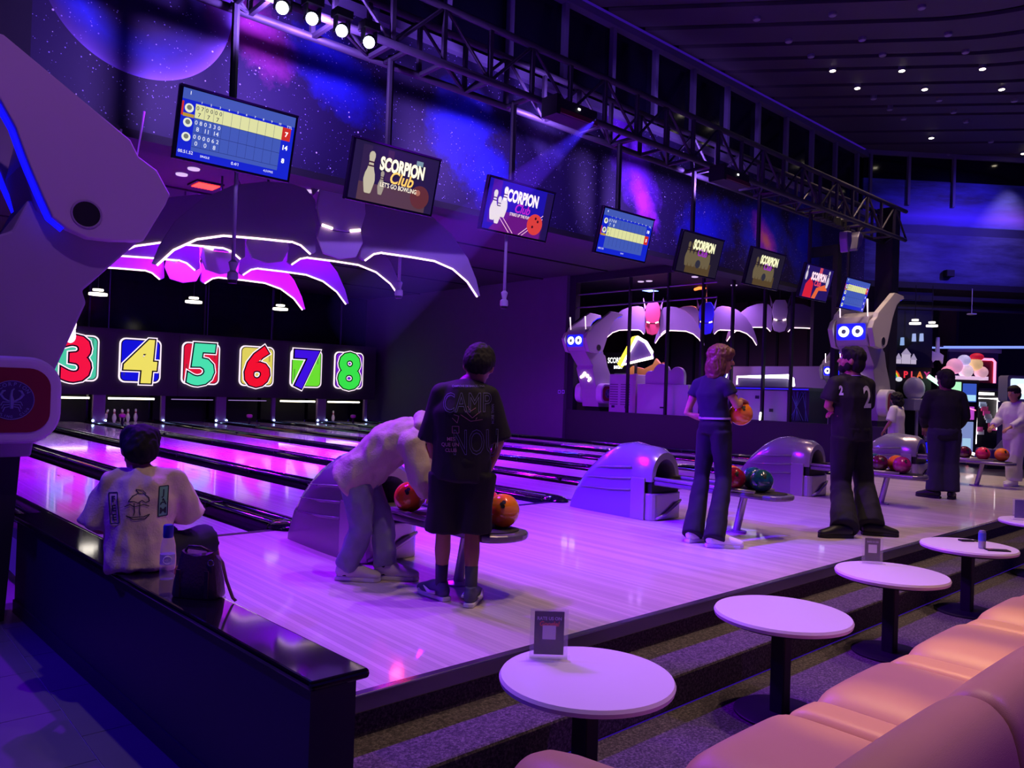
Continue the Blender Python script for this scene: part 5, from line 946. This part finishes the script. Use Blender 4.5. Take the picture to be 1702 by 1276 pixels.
def shoe(par, heel, fw, s, upper, sole, L=.28, collar=0., accent=None):
    fw = V((fw[0], fw[1], 0)).normalized(); sd = V((fw.y, -fw.x, 0)); h = V(heel); P = lambda a, z: h+fw*a*s+V((0, 0, z*s))
    u = MB(); u.capsule([P(.0, .062), P(.05, .068), P(.12, .062), P(.19, .048), P(.245, .040)], [(.040*s, .054*s), (.044*s, .060*s), (.046*s, .052*s), (.050*s, .038*s), (.044*s, .029*s)], 14, sd)
    if collar: u.tube([P(.03, .06), P(.02, .09+collar)], [(.040*s, .046*s), (.038*s, .044*s)], 12, sd)
    me = remesh(u, .008, 2); o = link('shoe', me, upper, par, smooth=True)
    out = [(-.035, -.032), (-.045, 0), (-.035, .032), (.03, .038), (.10, .040), (.18, .048), (.235, .043), (.268, .022), (.275, 0), (.268, -.022), (.235, -.043), (.18, -.048), (.10, -.040), (.03, -.038)]
    pl = [(h+fw*a*s+sd*b*s) for a, b in out]; z0 = h.z
    MB().prism([(p.x, p.y) for p in pl], z0+.001, z0+.030*s).build('sole', sole, o, bevel=.006)
    for q in range(4): a = P(.10+.025*q, .098-.012*q); MB().tube([a-sd*.022*s, a+V((0, 0, .004)), a+sd*.022*s], .0035, 5).build('lace', M('lace_white', '#d8d4e0', .7), o)
    if accent:
        MB().ball(P(.215, .034), (.050*s, .050*s, .026*s), 14, 8).build('toe_panel', accent, o, smooth=True)
        for q in (-1, 1): MB().tube([P(.03, .052)+sd*q*.052*s, P(.09, .045)+sd*q*.056*s, P(.16, .072)+sd*q*.050*s], [.010, .013, .003], 6).build('side_stripe', accent, o, smooth=True)
    return o
def project_text(par, garment, mb, origin, xa, ya, dirn, mat, nm='shirt_print', off=.004):
    """lay flat artwork on a garment by casting it along dirn"""
    bm = bmesh.new(); bm.from_mesh(garment.data); bv = BVHTree.FromBMesh(bm); bm.free(); d = V(dirn).normalized(); out = []; x = V(xa); y = V(ya)
    for a, b, _ in mb.v:
        p = V(origin)+x*a+y*b; h = bv.ray_cast(p-d*.8, d, 2.)
        out.append((h[0]-d*off) if h[0] is not None else p)
    q = MB(); q.v = [tuple(p) for p in out]; q.f = mb.f; return q.build(nm, mat, par, fix=False)
def lineart(strokes, w=.004):                                   # strokes of points -> thin ribbons
    m = MB()
    for st in strokes:
        for (x0, y0), (x1, y1) in zip(st[:-1], st[1:]):
            d = V((x1-x0, y1-y0)); L = d.length
            if L < 1e-6: continue
            n = V((-d.y, d.x))/L*w/2; k = max(1, int(L/.03))
            for i in range(k):
                a = V((x0, y0))+d*(i/k); b = V((x0, y0))+d*((i+1)/k); m.add([(a.x+n.x, a.y+n.y, 0), (b.x+n.x, b.y+n.y, 0), (b.x-n.x, b.y-n.y, 0), (a.x-n.x, a.y-n.y, 0)], [(0, 1, 2, 3)])
    return m
def subdiv_text(mb, cuts=1):
    me = mb.mesh('t'); bm = bmesh.new(); bm.from_mesh(me); bmesh.ops.triangulate(bm, faces=bm.faces)
    bmesh.ops.subdivide_edges(bm, edges=[e for e in bm.edges if e.calc_length() > .035], cuts=cuts); bmesh.ops.triangulate(bm, faces=bm.faces); o = MB(); bm.verts.ensure_lookup_table(); bm.verts.index_update()
    o.v = [tuple(v.co) for v in bm.verts]; o.f = [tuple(v.index for v in f.verts) for f in bm.faces]; bm.free(); bpy.data.meshes.remove(me); return o
class Fig:
    """figure built from world-space joints; the body is one surface, clothes and hair are its children"""
    def __init__(s, lab, J, s_=1., sk=skin, voxel=.010, hands=(True, True), headR=None, build=1., hs=1.12):
        s.hs = hs
        s.J = {k: V(v) for k, v in J.items()}; J = s.J; s.s = s_; b = build; s.b = b; s.R = headR; vx = voxel; s.vx = vx
        m = MB(); up = (J['neck']-J['pelvis']).normalized(); s.side = (J['shR']-J['shL']).normalized(); s.up = up; sd = s.side
        m.capsule([J['pelvis'], J['pelvis'].lerp(J['chest'], .5), J['chest'], J['neck']-up*.03*s_], [(.130*s_*b, .09*s_*b), (.115*s_*b, .08*s_*b), (.140*s_*b, .092*s_*b), (.10*s_*b, .07*s_*b)], 16, sd)
        m.capsule([J['neck']-up*.05*s_, J['neck'], J['head'].lerp(J['neck'], .25)], [(.062*s_, .06*s_), (.054*s_, .056*s_), (.052*s_, .055*s_)], 12, sd)
        headmesh(m, J['head'], s.R, s_*hs)
        for q in 'LR':
            sh, el, wr = J['sh'+q], J['el'+q], J['wr'+q]
            m.capsule([sh, sh.lerp(el, .5), el, el.lerp(wr, .35), wr], [.050*s_*b, .044*s_*b, .036*s_*b, .037*s_*b, .026*s_*b], 12)
            hp, kn, an = J['hip'+q], J['kn'+q], J['an'+q]; bk = (kn-hp).normalized()
            m.capsule([hp, hp.lerp(kn, .5), kn, kn.lerp(an, .32), kn.lerp(an, .7), an], [.082*s_*b, .070*s_*b, .052*s_*b, .056*s_*b, .040*s_*b, .034*s_*b], 14)
            m.capsule([an, an+V((0, 0, -.03*s_))], .036*s_, 10)
        me = remesh(m, vx, 4)
        hm = MB()
        for q, on in zip('LR', hands):
            if on:
                wr = J['wr'+q]; hd = J.get('hd'+q, wr+(wr-J['el'+q])); hn = J.get('hn'+q, V((0, 0, 1)))
                h = hand(wr-(hd-wr).normalized()*.01, hd-wr, hn, s.J.get('curl', V((.5, 0, 0))).x, 1 if q == 'L' else -1, s_); o = len(hm.v); hm.v += h.v; hm.f += [tuple(i+o for i in f) for f in h.f]
        if hm.v: me = join_into(me, hm)
        s.o = link('person', me, sk, None, smooth=True); tag(s.o, lab, 'person')
        eyes(s.o, J['head'], s.R, s_*hs)
    def garment(s, name, mb, mat, vx=None, sm=6, wr=.006, wsc=9., seed=0.): return link(name, remesh(mb, vx or s.vx*1.15, sm, wr, wsc, seed), mat, s.o, smooth=True)
    def top(s, mat, grow=.022, hem=.0, sleeve=.55, name='shirt', wr=.006, loose=1., sr=1., seed=1., collar=True, wsc=9.):
        J, k, b = s.J, s.s, s.b*loose; g = grow; m = MB(); up, sd = s.up, s.side
        pel = J['pelvis']+up*hem; mid = J['pelvis'].lerp(J['chest'], .5)
        m.tube([pel, pel.lerp(mid, .5), mid, J['chest'], J['chest'].lerp(J['neck'], .62), J['neck']-up*.020*k], [((.160*b+g)*k, (.118*b+g)*k), ((.158*b+g)*k, (.115*b+g)*k), ((.152*b+g)*k, (.108*b+g)*k), ((.168*b+g)*k, (.115*b+g)*k), ((.130*b+g)*k, (.086*b+g)*k), (.080*k, .078*k)], 20, sd)
        for q in 'LR':
            sh, el, wr_ = J['sh'+q], J['el'+q], J['wr'+q]; r0 = (.054*b+g*.5)*k
            m.tube([J['neck']-up*.055*k, J['neck'].lerp(sh, .55)-up*.020*k, sh], [(.066*b+g*.3)*k, (.058*b+g*.35)*k, r0], 14); m.ball(sh, r0*1.02, 16, 10); m.tube([J['chest']+up*.02*k, sh-up*.015*k], [(.09*b+g*.4)*k, r0], 14)
            P = [sh]; Rr = [r0]
            if sleeve <= 1: P += [sh.lerp(el, sleeve*.5), sh.lerp(el, sleeve)]; Rr += [(.055*b+g*.75)*k*sr, (.057*b+g*.95)*k*sr]
            else: P += [sh.lerp(el, .5), el, el.lerp(wr_, (sleeve-1)*.5), el.lerp(wr_, sleeve-1)]; Rr += [(.054*b+g*.7)*k*sr, (.048*b+g*.7)*k*sr, (.044*b+g*.7)*k*sr, (.036*b+g*.6)*k*sr]; m.ball(el, (.048*b+g*.7)*k*sr, 14, 10)
            m.tube(P, Rr, 14)
        s.shirt = s.garment(name, m, mat, wr=wr, seed=seed, wsc=wsc)
        if collar: 
            c = J['neck']-up*.022*k; q = Matrix((sd, up.cross(sd), up)).transposed(); r = MB().ring((0, 0, 0), .074*k, .009*k, 'z', 24, 6); r.v = [tuple(c+q @ V(p)) for p in r.v]; r.build('collar', mat, s.shirt, smooth=True)
        return s.shirt
    def legs(s, mat, end=1.9, grow=.018, flare=.0, name='trousers', wr=.006, seed=3., top_=.06, wsc=8.):
        J, k, b = s.J, s.s, s.b; g = grow; m = MB(); up = s.up
        wst = J['pelvis']+up*top_; hipc = (J['hipL']+J['hipR'])/2
        m.tube([wst, J['pelvis'], hipc-V((0, 0, .03*k))], [((.148*b+g*.6)*k, (.108*b+g*.6)*k), ((.162*b+g)*k, (.122*b+g)*k), ((.150*b+g)*k, (.110*b+g)*k)], 18, s.side)
        for q in 'LR':
            hp, kn, an = J['hip'+q], J['kn'+q], J['an'+q]; P = [hp, hp.lerp(kn, .5)]; R = [(.090*b+g)*k, (.078*b+g)*k]
            if end <= 1: P += [hp.lerp(kn, end)]; R += [(.082*b+g*1.2)*k]
            else: P += [kn, kn.lerp(an, (end-1)*.5), kn.lerp(an, end-1)]; R += [(.060*b+g)*k, (.058*b+g+flare*.4)*k, (.048*b+g+flare)*k]
            m.tube(P, R, 16)
        s.pants = s.garment(name, m, mat, wr=wr, seed=seed, wsc=wsc); return s.pants
    def hair(s, mat, parts, name='hair', wr=.008, wsc=26., vx=.008):
        m = MB(); c = s.J['head']
        for (x, y, z), r in parts: m.ball(c+s.R @ V((x, y, z))*s.s*s.hs, tuple(a*s.s*s.hs for a in r), 18, 12, s.R)
        return link(name, remesh(m, vx, 2, wr, wsc, 4., (1, 1, .5)), mat, s.o, smooth=True)
    def feet(s, upper, sole, dirs, sock=None, sc=1., collar=0., sh=.12, accent=None):
        for q, d in zip('LR', dirs):
            an = s.J['an'+q]; d = V((d[0], d[1], 0)).normalized(); heel = V((an.x, an.y, s.J.get('fl', V((0, 0, 0))).z))-d*.035*s.s*sc
            if sock: MB().tube([an+V((0, 0, -.05)), an, an.lerp(s.J['kn'+q], sh/.4)], [.040*s.s, .040*s.s, .046*s.s], 14).build('sock', sock, s.o, smooth=True)
            shoe(s.o, heel, d, s.s*sc, upper, sole, collar=collar, accent=accent)
short_hair = [((0, -.014, .030), (.088, .102, .094)), ((0, -.045, -.03), (.082, .068, .085)), ((0, .045, .072), (.066, .050, .040))]
def stand(pos, yaw, h, spread=.10, lean=0., foot=(0, 0)):
    """joints of an upright figure; yaw 0 faces +Y"""
    R = Matrix.Rotation(yaw, 3, 'Z'); o = V(pos); k = h/1.75; L = lambda x, y, z: o+R @ V((x*k, y*k, z*k))
    return L, k, R
# --- boy on the low wall, back to the camera
k = .80; o = V((1.30, 4.30, .32)); yw = rad(-20); R = Matrix.Rotation(yw, 3, 'Z'); L = lambda x, y, z: o+R @ V((x*k, y*k, z*k))
hR = basis(yw+.25, -.50, .12)
J = dict(pelvis=L(0, -.02, .11), chest=L(-.01, .05, .43), neck=L(-.01, .10, .625), head=L(-.035, .165, .755), shL=L(-.185, .085, .535), shR=L(.185, .085, .545), elL=L(-.285, .10, .25), elR=L(.30, .16, .28), wrL=L(-.20, .30, .19), wrR=L(.20, .36, .24),
         hipL=L(-.085, .02, .08), hipR=L(.09, .02, .08), knL=L(.16, .42, .10), knR=L(.44, .30, .10), anL=L(.25, .42, -.305), anR=L(.46, .30, -.305), curl=(.7, 0, 0))
b = Fig('boy in a cream printed tee sitting on the low wall', J, k, skin, .009, (True, True), hR, 1.05, 1.30)
b.hair(hair_k, [((0, -.012, .030), (.092, .104, .096)), ((0, -.05, -.015), (.086, .066, .085)), ((-.045, .0, .065), (.05, .085, .055)), ((.045, .0, .065), (.05, .085, .055)), ((0, .06, .055), (.07, .05, .055))])
b.top(M('cream_tee', '#d8c2b0', .85, bump=(90, .2)), .035, -.10, .95, 'tee_shirt', .020, 1.02, 1.1, 2., wsc=9)
b.legs(M('navy_shorts', '#171530', .8), .93, .03, 0, 'shorts', .007); b.feet(M('boy_shoe', '#b8b0c8', .6), M('sole_white', '#d8d4e0', .6), ((R @ V((0, 1, 0)))[:2], (R @ V((.3, 1, 0)))[:2]), M('sock_white', '#c8c0d0', .8), 1.0)
xa = R @ V((1, 0, 0)); back = R @ V((0, 1, 0)); oc = L(.0, -.2, .40); yaV = V((0, 0, 1)); grn = M('print_green', '#2f7a66', .7); ink = M('print_ink', '#1e2a38', .7)
def boxart(w, h): return lineart([[(-w/2, -h/2), (w/2, -h/2), (w/2, h/2), (-w/2, h/2), (-w/2, -h/2)]], .005)
for wd, ox, tilt in (('FEE', -.125, .12), ('JAM', .105, 0)):
    m = MB().add([(x, y, 0) for x, y, _ in boxart(.042, .15).v], boxart(.042, .15).f)
    for q, ch in enumerate(wd): tm = text_mb(ch, .032, .001); tm.v = [(x, y+.045-.045*q, 0) for x, y, _ in tm.v]; m.add(tm.v, tm.f)
    c_, s__ = cos(tilt), sin(tilt); m.v = [((x*c_-y*s__)*k*1.25, (x*s__+y*c_)*k*1.25, 0) for x, y, _ in m.v]
    fill = MB(); 
    for i in range(3):
        for j in range(6): fill.add([(-.02+.0133*(i+a), -.073+.0243*(j+bb), 0) for a, bb in ((0, 0), (1, 0), (1, 1), (0, 1))], [(0, 1, 2, 3)])
    fill.v = [((x*c_-y*s__)*k*1.25, (x*s__+y*c_)*k*1.25, 0) for x, y, _ in fill.v]
    if wd == 'JAM': project_text(b.shirt, b.shirt, fill, oc+xa*ox+V((0, 0, .03)), xa, yaV, back, M('print_mint', '#6aa890', .8), 'print_panel', .003)
    project_text(b.shirt, b.shirt, m, oc+xa*ox+V((0, 0, .03 if wd == 'JAM' else -.0)), xa, yaV, back, ink)
st = [[(-.05, .03), (-.03, .06), (0, .075), (.03, .07), (.055, .05), (.06, .03), (.04, .02), (.02, .035), (0, .02), (-.02, .03), (-.05, .03)], [(-.02, .02), (-.015, -.03), (-.02, -.05)], [(.01, .02), (.01, -.02), (.015, -.05)], [(-.06, -.05), (-.03, -.06), (.03, -.058), (.065, -.045), (.04, -.07), (-.02, -.072), (-.06, -.05)], [(-.07, .0), (-.04, .015), (-.02, .0), (.03, .01), (.06, .0)], [(0, .075), (-.015, .095), (.02, .09), (.04, .07)]]
project_text(b.shirt, b.shirt, lineart([[(x*1.1*k, y*1.1*k) for x, y in s_] for s_ in st], .004), oc+xa*(-.012)+V((0, 0, .01)), xa, yaV, back, ink)
# --- person bending over the rack
def D2(px, py, dd): return atD(px, py, dd)
dB = (atZ(610, 960)-EYE).dot(FW); fwd = V((.72, -.66, 0)).normalized(); rgt = V((fwd.y, -fwd.x, 0)); q = lambda px, py, off: atD(px, py, dB)+rgt*off
hR = Matrix((rgt, (fwd*.25+V((0, 0, -1))*.97).normalized(), rgt.cross((fwd*.25+V((0, 0, -1))*.97).normalized()))).transposed()
J = dict(pelvis=q(596, 790, 0), chest=q(648, 738, 0), neck=q(706, 712, 0), head=q(732, 735, 0), shL=q(682, 735, -.17), shR=q(690, 735, .17), elL=q(708, 800, -.19), elR=q(706, 792, .20), wrL=q(722, 822, -.06), wrR=q(718, 818, .10),
         hipL=q(600, 802, -.09), hipR=q(598, 804, .09), knL=q(636, 872, -.02), knR=q(606, 872, .10), anL=q(640, 945, .02), anR=q(580, 938, .08), curl=(.6, 0, 0))
for a in 'LR': J['an'+a].z = .085
b = Fig('person in a pale hoodie and faded jeans bending over the ball rack', J, .97, skin, .010, (True, True), hR, 1.05)
b.hair(hair_k, short_hair)
b.top(M('pale_hoodie', '#b9ab9c', .9, bump=(80, .3)), .034, -.10, 1.93, 'hoodie', .022, 1.0, 1.0, 5., wsc=9)
hd = MB(); nk = J['neck']; up_ = b.up
hd.capsule([nk-up_*.02-rgt*.10+V((0, 0, .03)), nk+V((0, 0, .085))-up_*.03, nk-up_*.02+rgt*.10+V((0, 0, .03))], [.045, .06, .045], 12); link('hood', remesh(hd, .011, 3, .006, 12), M('pale_hoodie'), b.shirt, smooth=True)
b.legs(M('faded_jeans', '#7a7a96', .85, noise=(14, .25)), 2.0, .014, .012, 'jeans', .016, wsc=11); b.feet(M('trainer_pale', '#c8c0cc', .6), M('sole_white'), (fwd[:2], (fwd*.9+rgt*.05)[:2]), M('sock_black', '#14101a', .9), 1.02)
# --- man in black shirt and shorts, back to the camera
dM = (atZ(757, 1000)-EYE).dot(FW); yw = -YAW+.12; fwd = V((-sin(yw), cos(yw), 0)); rgt = V((fwd.y, -fwd.x, 0)); q = lambda px, py, off=0: atD(px, py, dM+off)
hR = basis(yw-.15, -.42, .10)
J = dict(pelvis=q(768, 765), chest=q(770, 690, -.01), neck=q(784, 632, .05), head=q(796, 607, .09), shL=q(734, 655, .02), shR=q(812, 658, .02), elL=q(716, 735, .06), elR=q(830, 735, .05), wrL=q(735, 790, .24), wrR=q(808, 790, .22),
         hipL=q(744, 785), hipR=q(794, 785), knL=q(737, 885), knR=q(785, 885), anL=q(733, 972, .05), anR=q(783, 977, -.06), curl=(.6, 0, 0))
for a in 'LR': J['an'+a].z = .085
b = Fig('man in a black printed tee and black shorts, seen from behind', J, .90, skin2, .010, (True, True), hR, 1.0, 1.22)
b.hair(hair_k, [((0, -.012, .030), (.090, .104, .096)), ((0, -.05, -.0), (.086, .066, .080)), ((0, .05, .07), (.07, .055, .045))], wr=.007, wsc=45)
blk = M('black_tee', '#15121c', .85); b.top(blk, .038, -.12, .95, 'tee_shirt', .010, 1.0, 1.0, 7., wsc=6)
b.legs(M('black_shorts', '#100d16', .85), .98, .040, 0, 'shorts', .008)
sn = M('sneaker_blue', '#4a4668', .6); b.feet(sn, M('sole_white'), ((fwd*.8-rgt*.55)[:2], (fwd*.9+rgt*.25)[:2]), M('sock_grey', '#3a3648', .9), 1.06, .035, .17, M('sneaker_white', '#c8c4d4', .6))
pr = M('print_lilac', '#5c5688', .7); xa = RT; ya = UP; og = q(775, 690, -.25)
for txt, ox, oy, h, ol, ws in (('CAMP', -.005, .075, .12, .0016, .66), ('NOU', .050, -.160, .155, .0016, .56)):
    m = text_mb(txt, h, 0, ws, outline=.0022, space=1.02); m.v = [(x+ox, y+oy, 0) for x, y, z in m.v]; project_text(b.shirt, b.shirt, m, og, xa, ya, FW, pr, off=.006)
for txt, ox, oy, h, c in (('CAMPIONS DE BARCELONA', .0, .170, .012, pr), ('MES', -.098, -.145, .022, M('print_rose', '#a06a88', .7)), ('QUE UN', -.103, -.178, .022, M('print_rose')), ('CLUB', -.098, -.211, .022, M('print_rose'))):
    m = text_mb(txt, h, .0004, .95); m.v = [(x+ox, y+oy, 0) for x, y, z in m.v]; project_text(b.shirt, b.shirt, m, og, xa, ya, FW, c, off=.006)
m = text_mb('MORE THAN', .016, .0004); m.v = [(.148+y*.98+x*.2*0, -.0+x*.95, 0) for x, y, z in [(a, -bb, c_) for a, bb, c_ in m.v]]; project_text(b.shirt, b.shirt, m, og, xa, ya, FW, pr, off=.006)
project_text(b.shirt, b.shirt, lineart([[(-.02, .03), (.03, -.02), (.08, .02), (.05, -.03)], [(-.04, -.0), (.02, -.04), (.09, -.03)], [(.0, .05), (.02, .02), (.05, .04)], [(-.09, -.02), (-.06, -.05), (-.05, -.01), (-.08, .0)], [(-.09, -.07), (-.05, -.07), (-.05, -.11), (-.09, -.11), (-.09, -.07)]], .003), og, xa, ya, FW, M('print_rose'), off=.005)
# --- woman holding a ball, seen from the side
dW = (atZ(1180, 893)-EYE).dot(FW); fwd = (RT*.90+V((FW.x, FW.y, 0))*.42).normalized(); fwd.z = 0; fwd.normalize(); rgt = V((fwd.y, -fwd.x, 0)); q = lambda px, py, off=0: atD(px, py, dW)+rgt*off
hf = RT*.98-V((FW.x, FW.y, 0))*.12; hR = basis(atan2(-hf.x, hf.y), -.10, 0)
J = dict(pelvis=q(1188, 706), chest=q(1183, 655), neck=q(1188, 621), head=q(1198, 597), shL=q(1180, 638, -.165), shR=q(1188, 640, .165), elL=q(1166, 688, -.22), elR=q(1203, 676, .19), wrL=q(1204, 704, -.10), wrR=q(1216, 664, .13),
         hipL=q(1186, 716, -.085), hipR=q(1188, 716, .085), knL=q(1176, 795, -.08), knR=q(1192, 795, .09), anL=q(1150, 878, -.09), anR=q(1186, 888, .09), curl=(.55, 0, 0), hdR=q(1232, 668, .05), hdL=q(1222, 708, .0), hnR=(0, 0, 1), hnL=(0, 0, -1))
J['anL'] = atZ(1152, 884, .09); J['anR'] = atZ(1188, 892, .09)
b = Fig('woman in a dark crop top and black trousers holding an orange ball', J, 1.0, skin, .010, (True, True), hR, .92)
b.hair(hair_b, [((0, -.012, .034), (.094, .108, .094)), ((0, -.045, -.06), (.096, .070, .130)), ((-.074, -.018, -.065), (.026, .058, .115)), ((.074, -.018, -.065), (.026, .058, .115)), ((0, -.035, -.15), (.092, .070, .045)), ((0, .06, .062), (.072, .045, .040))], wr=.010, wsc=40)
b.top(M('dark_navy_top', '#1b1636', .85), .012, .055, .42, 'crop_top', .006, 1.0, 1.0, 3.); MB().tube([J['pelvis']+b.up*.056, J['pelvis']+b.up*.074], [(.166, .124), (.165, .123)], 24, b.side).build('hem_band', M('hem_pale', '#b09ac0', .7), b.shirt, smooth='a')
b.legs(M('black_trousers', '#0f0c1c', .85), 2.06, .016, .035, 'trousers', .008, top_=.05); b.feet(M('trainer_white', '#e8e2e6', .5), M('sole_white'), ((fwd*.9-rgt*.1)[:2], (fwd*.85+rgt*.45)[:2]), M('sock_white'), 1.05)
bowl(0, 0, 'orange', 'orange bowling ball in the hands of the woman', .108, tuple(q(1224, 687, .06)), 'bowling ball being held')
# --- man in a black jersey, arms folded
dJ = (atZ(1418, 880)-EYE).dot(FW); fwd = (RT*-.72+V((FW.x, FW.y, 0))*.70); fwd.z = 0; fwd.normalize(); rgt = V((fwd.y, -fwd.x, 0)); q = lambda px, py, off=0: atD(px, py, dJ)+rgt*off
hR = basis(atan2(-fwd.x, fwd.y)+.30, .12, 0)
J = dict(pelvis=q(1416, 712), chest=q(1414, 660), neck=q(1417, 622), head=q(1416, 598), shL=q(1392, 638, -.06), shR=q(1438, 640, .06), elL=q(1379, 676, -.05), elR=q(1424, 688, .17), wrL=q(1398, 690, .06), wrR=q(1391, 686, .02),
         hipL=q(1406, 726, -.04), hipR=q(1424, 726, .04), knL=q(1400, 805, -.04), knR=q(1434, 805, .03), anL=q(1402, 872), anR=q(1444, 870), curl=(.7, 0, 0))
J['anL'] = atZ(1404, 878, .09); J['anR'] = atZ(1447, 874, .09)
b = Fig('bearded man in a black jersey with the number 2 and folded arms', J, 1.04, skin, .010, (True, True), hR, 1.05)
b.hair(hair_k, short_hair); bd = b.hair(hair_k, [((0, .052, -.085), (.052, .050, .040)), ((-.055, .015, -.06), (.022, .036, .042)), ((.055, .015, -.06), (.022, .036, .042))], 'beard', .003)
jr = M('black_jersey', '#100d16', .75); b.top(jr, .030, -.12, .74, 'jersey', .008, 1.02, 1.05, 9.)
c = MB().ring((0, 0, 0), .076, .008, 'z', 24, 6); qq = Matrix((b.side, b.up.cross(b.side), b.up)).transposed(); c.v = [tuple(J['neck']-b.up*.016+qq @ V(p)) for p in c.v]; c.build('white_collar', M('collar_white', '#c8c0d8', .7), b.shirt, smooth=True)
wh = M('jersey_white', '#d8d2e4', .7)
m = text_mb('2', .22, .008, .8); m = subdiv_text(m); project_text(b.shirt, b.shirt, m, q(1433, 658), RT*.85, UP, FW, wh, 'number_print', .006)
m = text_mb('2', .09, .006, .9); m = subdiv_text(m); project_text(b.shirt, b.shirt, m, q(1389, 648), RT*.7, UP, FW, wh, 'number_print', .006)
b.legs(M('black_wide_trousers', '#0e0b14', .85), 2.0, .030, .045, 'trousers', .010); b.feet(M('black_shoe', '#0c0a12', .5), M('sole_black', '#15121c', .7), ((fwd*.5-rgt*.6+RT*-.4)[:2], (RT*.8+fwd*-.3)[:2]), None, 1.05)
# --- man in dark clothes watching the lanes
L, k, R = stand((11.76, 4.0, 0), -YAW-.25, 1.80); hR = basis(-YAW+.1, -.1, 0)
J = dict(pelvis=L(0, 0, .93), chest=L(0, -.01, 1.25), neck=L(0, .0, 1.47), head=L(0, .03, 1.615), shL=L(-.19, 0, 1.39), shR=L(.19, 0, 1.39), elL=L(-.25, .03, 1.12), elR=L(.25, .03, 1.12), wrL=L(-.20, .18, .95), wrR=L(.20, .18, .95), hipL=L(-.085, 0, .88), hipR=L(.085, 0, .88), knL=L(-.09, .01, .48), knR=L(.09, .01, .48), anL=L(-.10, -.02, .085), anR=L(.09, -.03, .085), curl=(.6, 0, 0))
b = Fig('man in a dark jacket and jeans seen from behind near the arcade', J, 1.02, skin2, .013, (True, True), hR, 1.05, 1.18)
b.hair(hair_k, short_hair); b.top(M('dark_jacket', '#14101e', .9), .030, -.14, 1.9, 'jacket', .008, 1.0, 1.0, 11.); b.legs(M('dark_jeans', '#2a2440', .9), 1.96, .035, .03, 'jeans', .010); b.feet(M('black_shoe'), M('sole_black'), ((R @ V((-.7, .5, 0)))[:2], (R @ V((.4, 1, 0)))[:2]), None, 1.05)
# --- child in white
L, k, R = stand(tuple(atD(1490, 700, 14.4).xy)+(0,), -YAW+.7, 1.50); hR = basis(-YAW+1.0, -.1, 0)
J = dict(pelvis=L(0, 0, .93), chest=L(0, 0, 1.25), neck=L(0, 0, 1.46), head=L(0, .02, 1.62), shL=L(-.17, 0, 1.39), shR=L(.17, 0, 1.39), elL=L(-.24, .03, 1.12), elR=L(.24, .03, 1.12), wrL=L(-.22, .16, .92), wrR=L(.22, .14, .90), hipL=L(-.085, 0, .88), hipR=L(.085, 0, .88), knL=L(-.09, .01, .48), knR=L(.09, .01, .48), anL=L(-.09, -.02, .085), anR=L(.09, -.02, .085), curl=(.4, 0, 0))
b = Fig('child with dark curly hair in a loose white shirt', J, .80, skin, .013, (True, True), hR, 1.1)
b.hair(hair_k, [((0, -.015, .03), (.105, .115, .105)), ((0, -.05, -.07), (.11, .085, .11)), ((-.07, -.01, -.07), (.04, .07, .09)), ((.07, -.01, -.07), (.04, .07, .09))], wr=.02, wsc=30, vx=.011); b.top(M('white_shirt', '#d4ced4', .9), .035, -.20, .95, 'shirt', .008, 1.05, 1.05, 12.); b.legs(M('dark_leggings', '#1a1630', .9), 1.95, .012, 0, 'leggings', .004); b.feet(M('trainer_pale'), M('sole_white'), ((R @ V((0, 1, 0)))[:2],)*2, None, 1.)
# --- person in white at the edge
L, k, R = stand((14.86, 3.97, 0), 1.2, 1.66); hR = basis(1.3, -.1, 0)
J = dict(pelvis=L(0, 0, .93), chest=L(0, .02, 1.25), neck=L(0, .03, 1.46), head=L(0, .06, 1.62), shL=L(-.17, .02, 1.39), shR=L(.17, .02, 1.39), elL=L(-.22, .12, 1.14), elR=L(.22, .12, 1.14), wrL=L(-.16, .36, 1.02), wrR=L(.16, .36, 1.02), hipL=L(-.085, 0, .88), hipR=L(.085, 0, .88), knL=L(-.10, .10, .48), knR=L(.09, -.05, .48), anL=L(-.10, .12, .085), anR=L(.09, -.12, .085), curl=(.5, 0, 0))
b = Fig('person in a loose white shirt and white trousers by the orange ball', J, .95, skin, .013, (True, True), hR, 1.05)
b.hair(hair_k, short_hair); b.top(M('white_shirt'), .035, -.12, 1.85, 'shirt', .010, 1.0, 1.0, 13.); b.legs(M('white_trousers', '#d2ccd2', .9), 1.96, .035, .03, 'trousers', .010); b.feet(M('trainer_white'), M('sole_white'), ((R @ V((0, 1, 0)))[:2],)*2, None, 1.)
# ------------------------------------------------------------------ light beams in the haze
hz_ = bpy.data.materials.new('stage_haze'); hz_.use_nodes = True; nt = hz_.node_tree; nt.nodes.clear()
vs_ = nt.nodes.new('ShaderNodeVolumeScatter'); vs_.inputs['Density'].default_value = .07; vs_.inputs['Color'].default_value = (.6, .6, 1, 1); vs_.inputs['Anisotropy'].default_value = .3
ou = nt.nodes.new('ShaderNodeOutputMaterial'); nt.links.new(vs_.outputs[0], ou.inputs['Volume'])
def beam(a, b, r0, r1, ang, p, lab):
    a, b = V(a), V(b); o = MB().tube([a, b], [r0, r1], 20).build('haze_beam', hz_); tag(o, lab, 'light beam', kind='stuff')
    spot(a-(b-a).normalized()*.02, b, (.06, .03, 1), p, ang, .3, .02, 'projector_beam')
beam((6.62, 6.03, 4.46), tuple(atD(600, 533, 4.0)), .04, .20, 5, 2200, 'faint blue light beam falling from a projector through the haze')
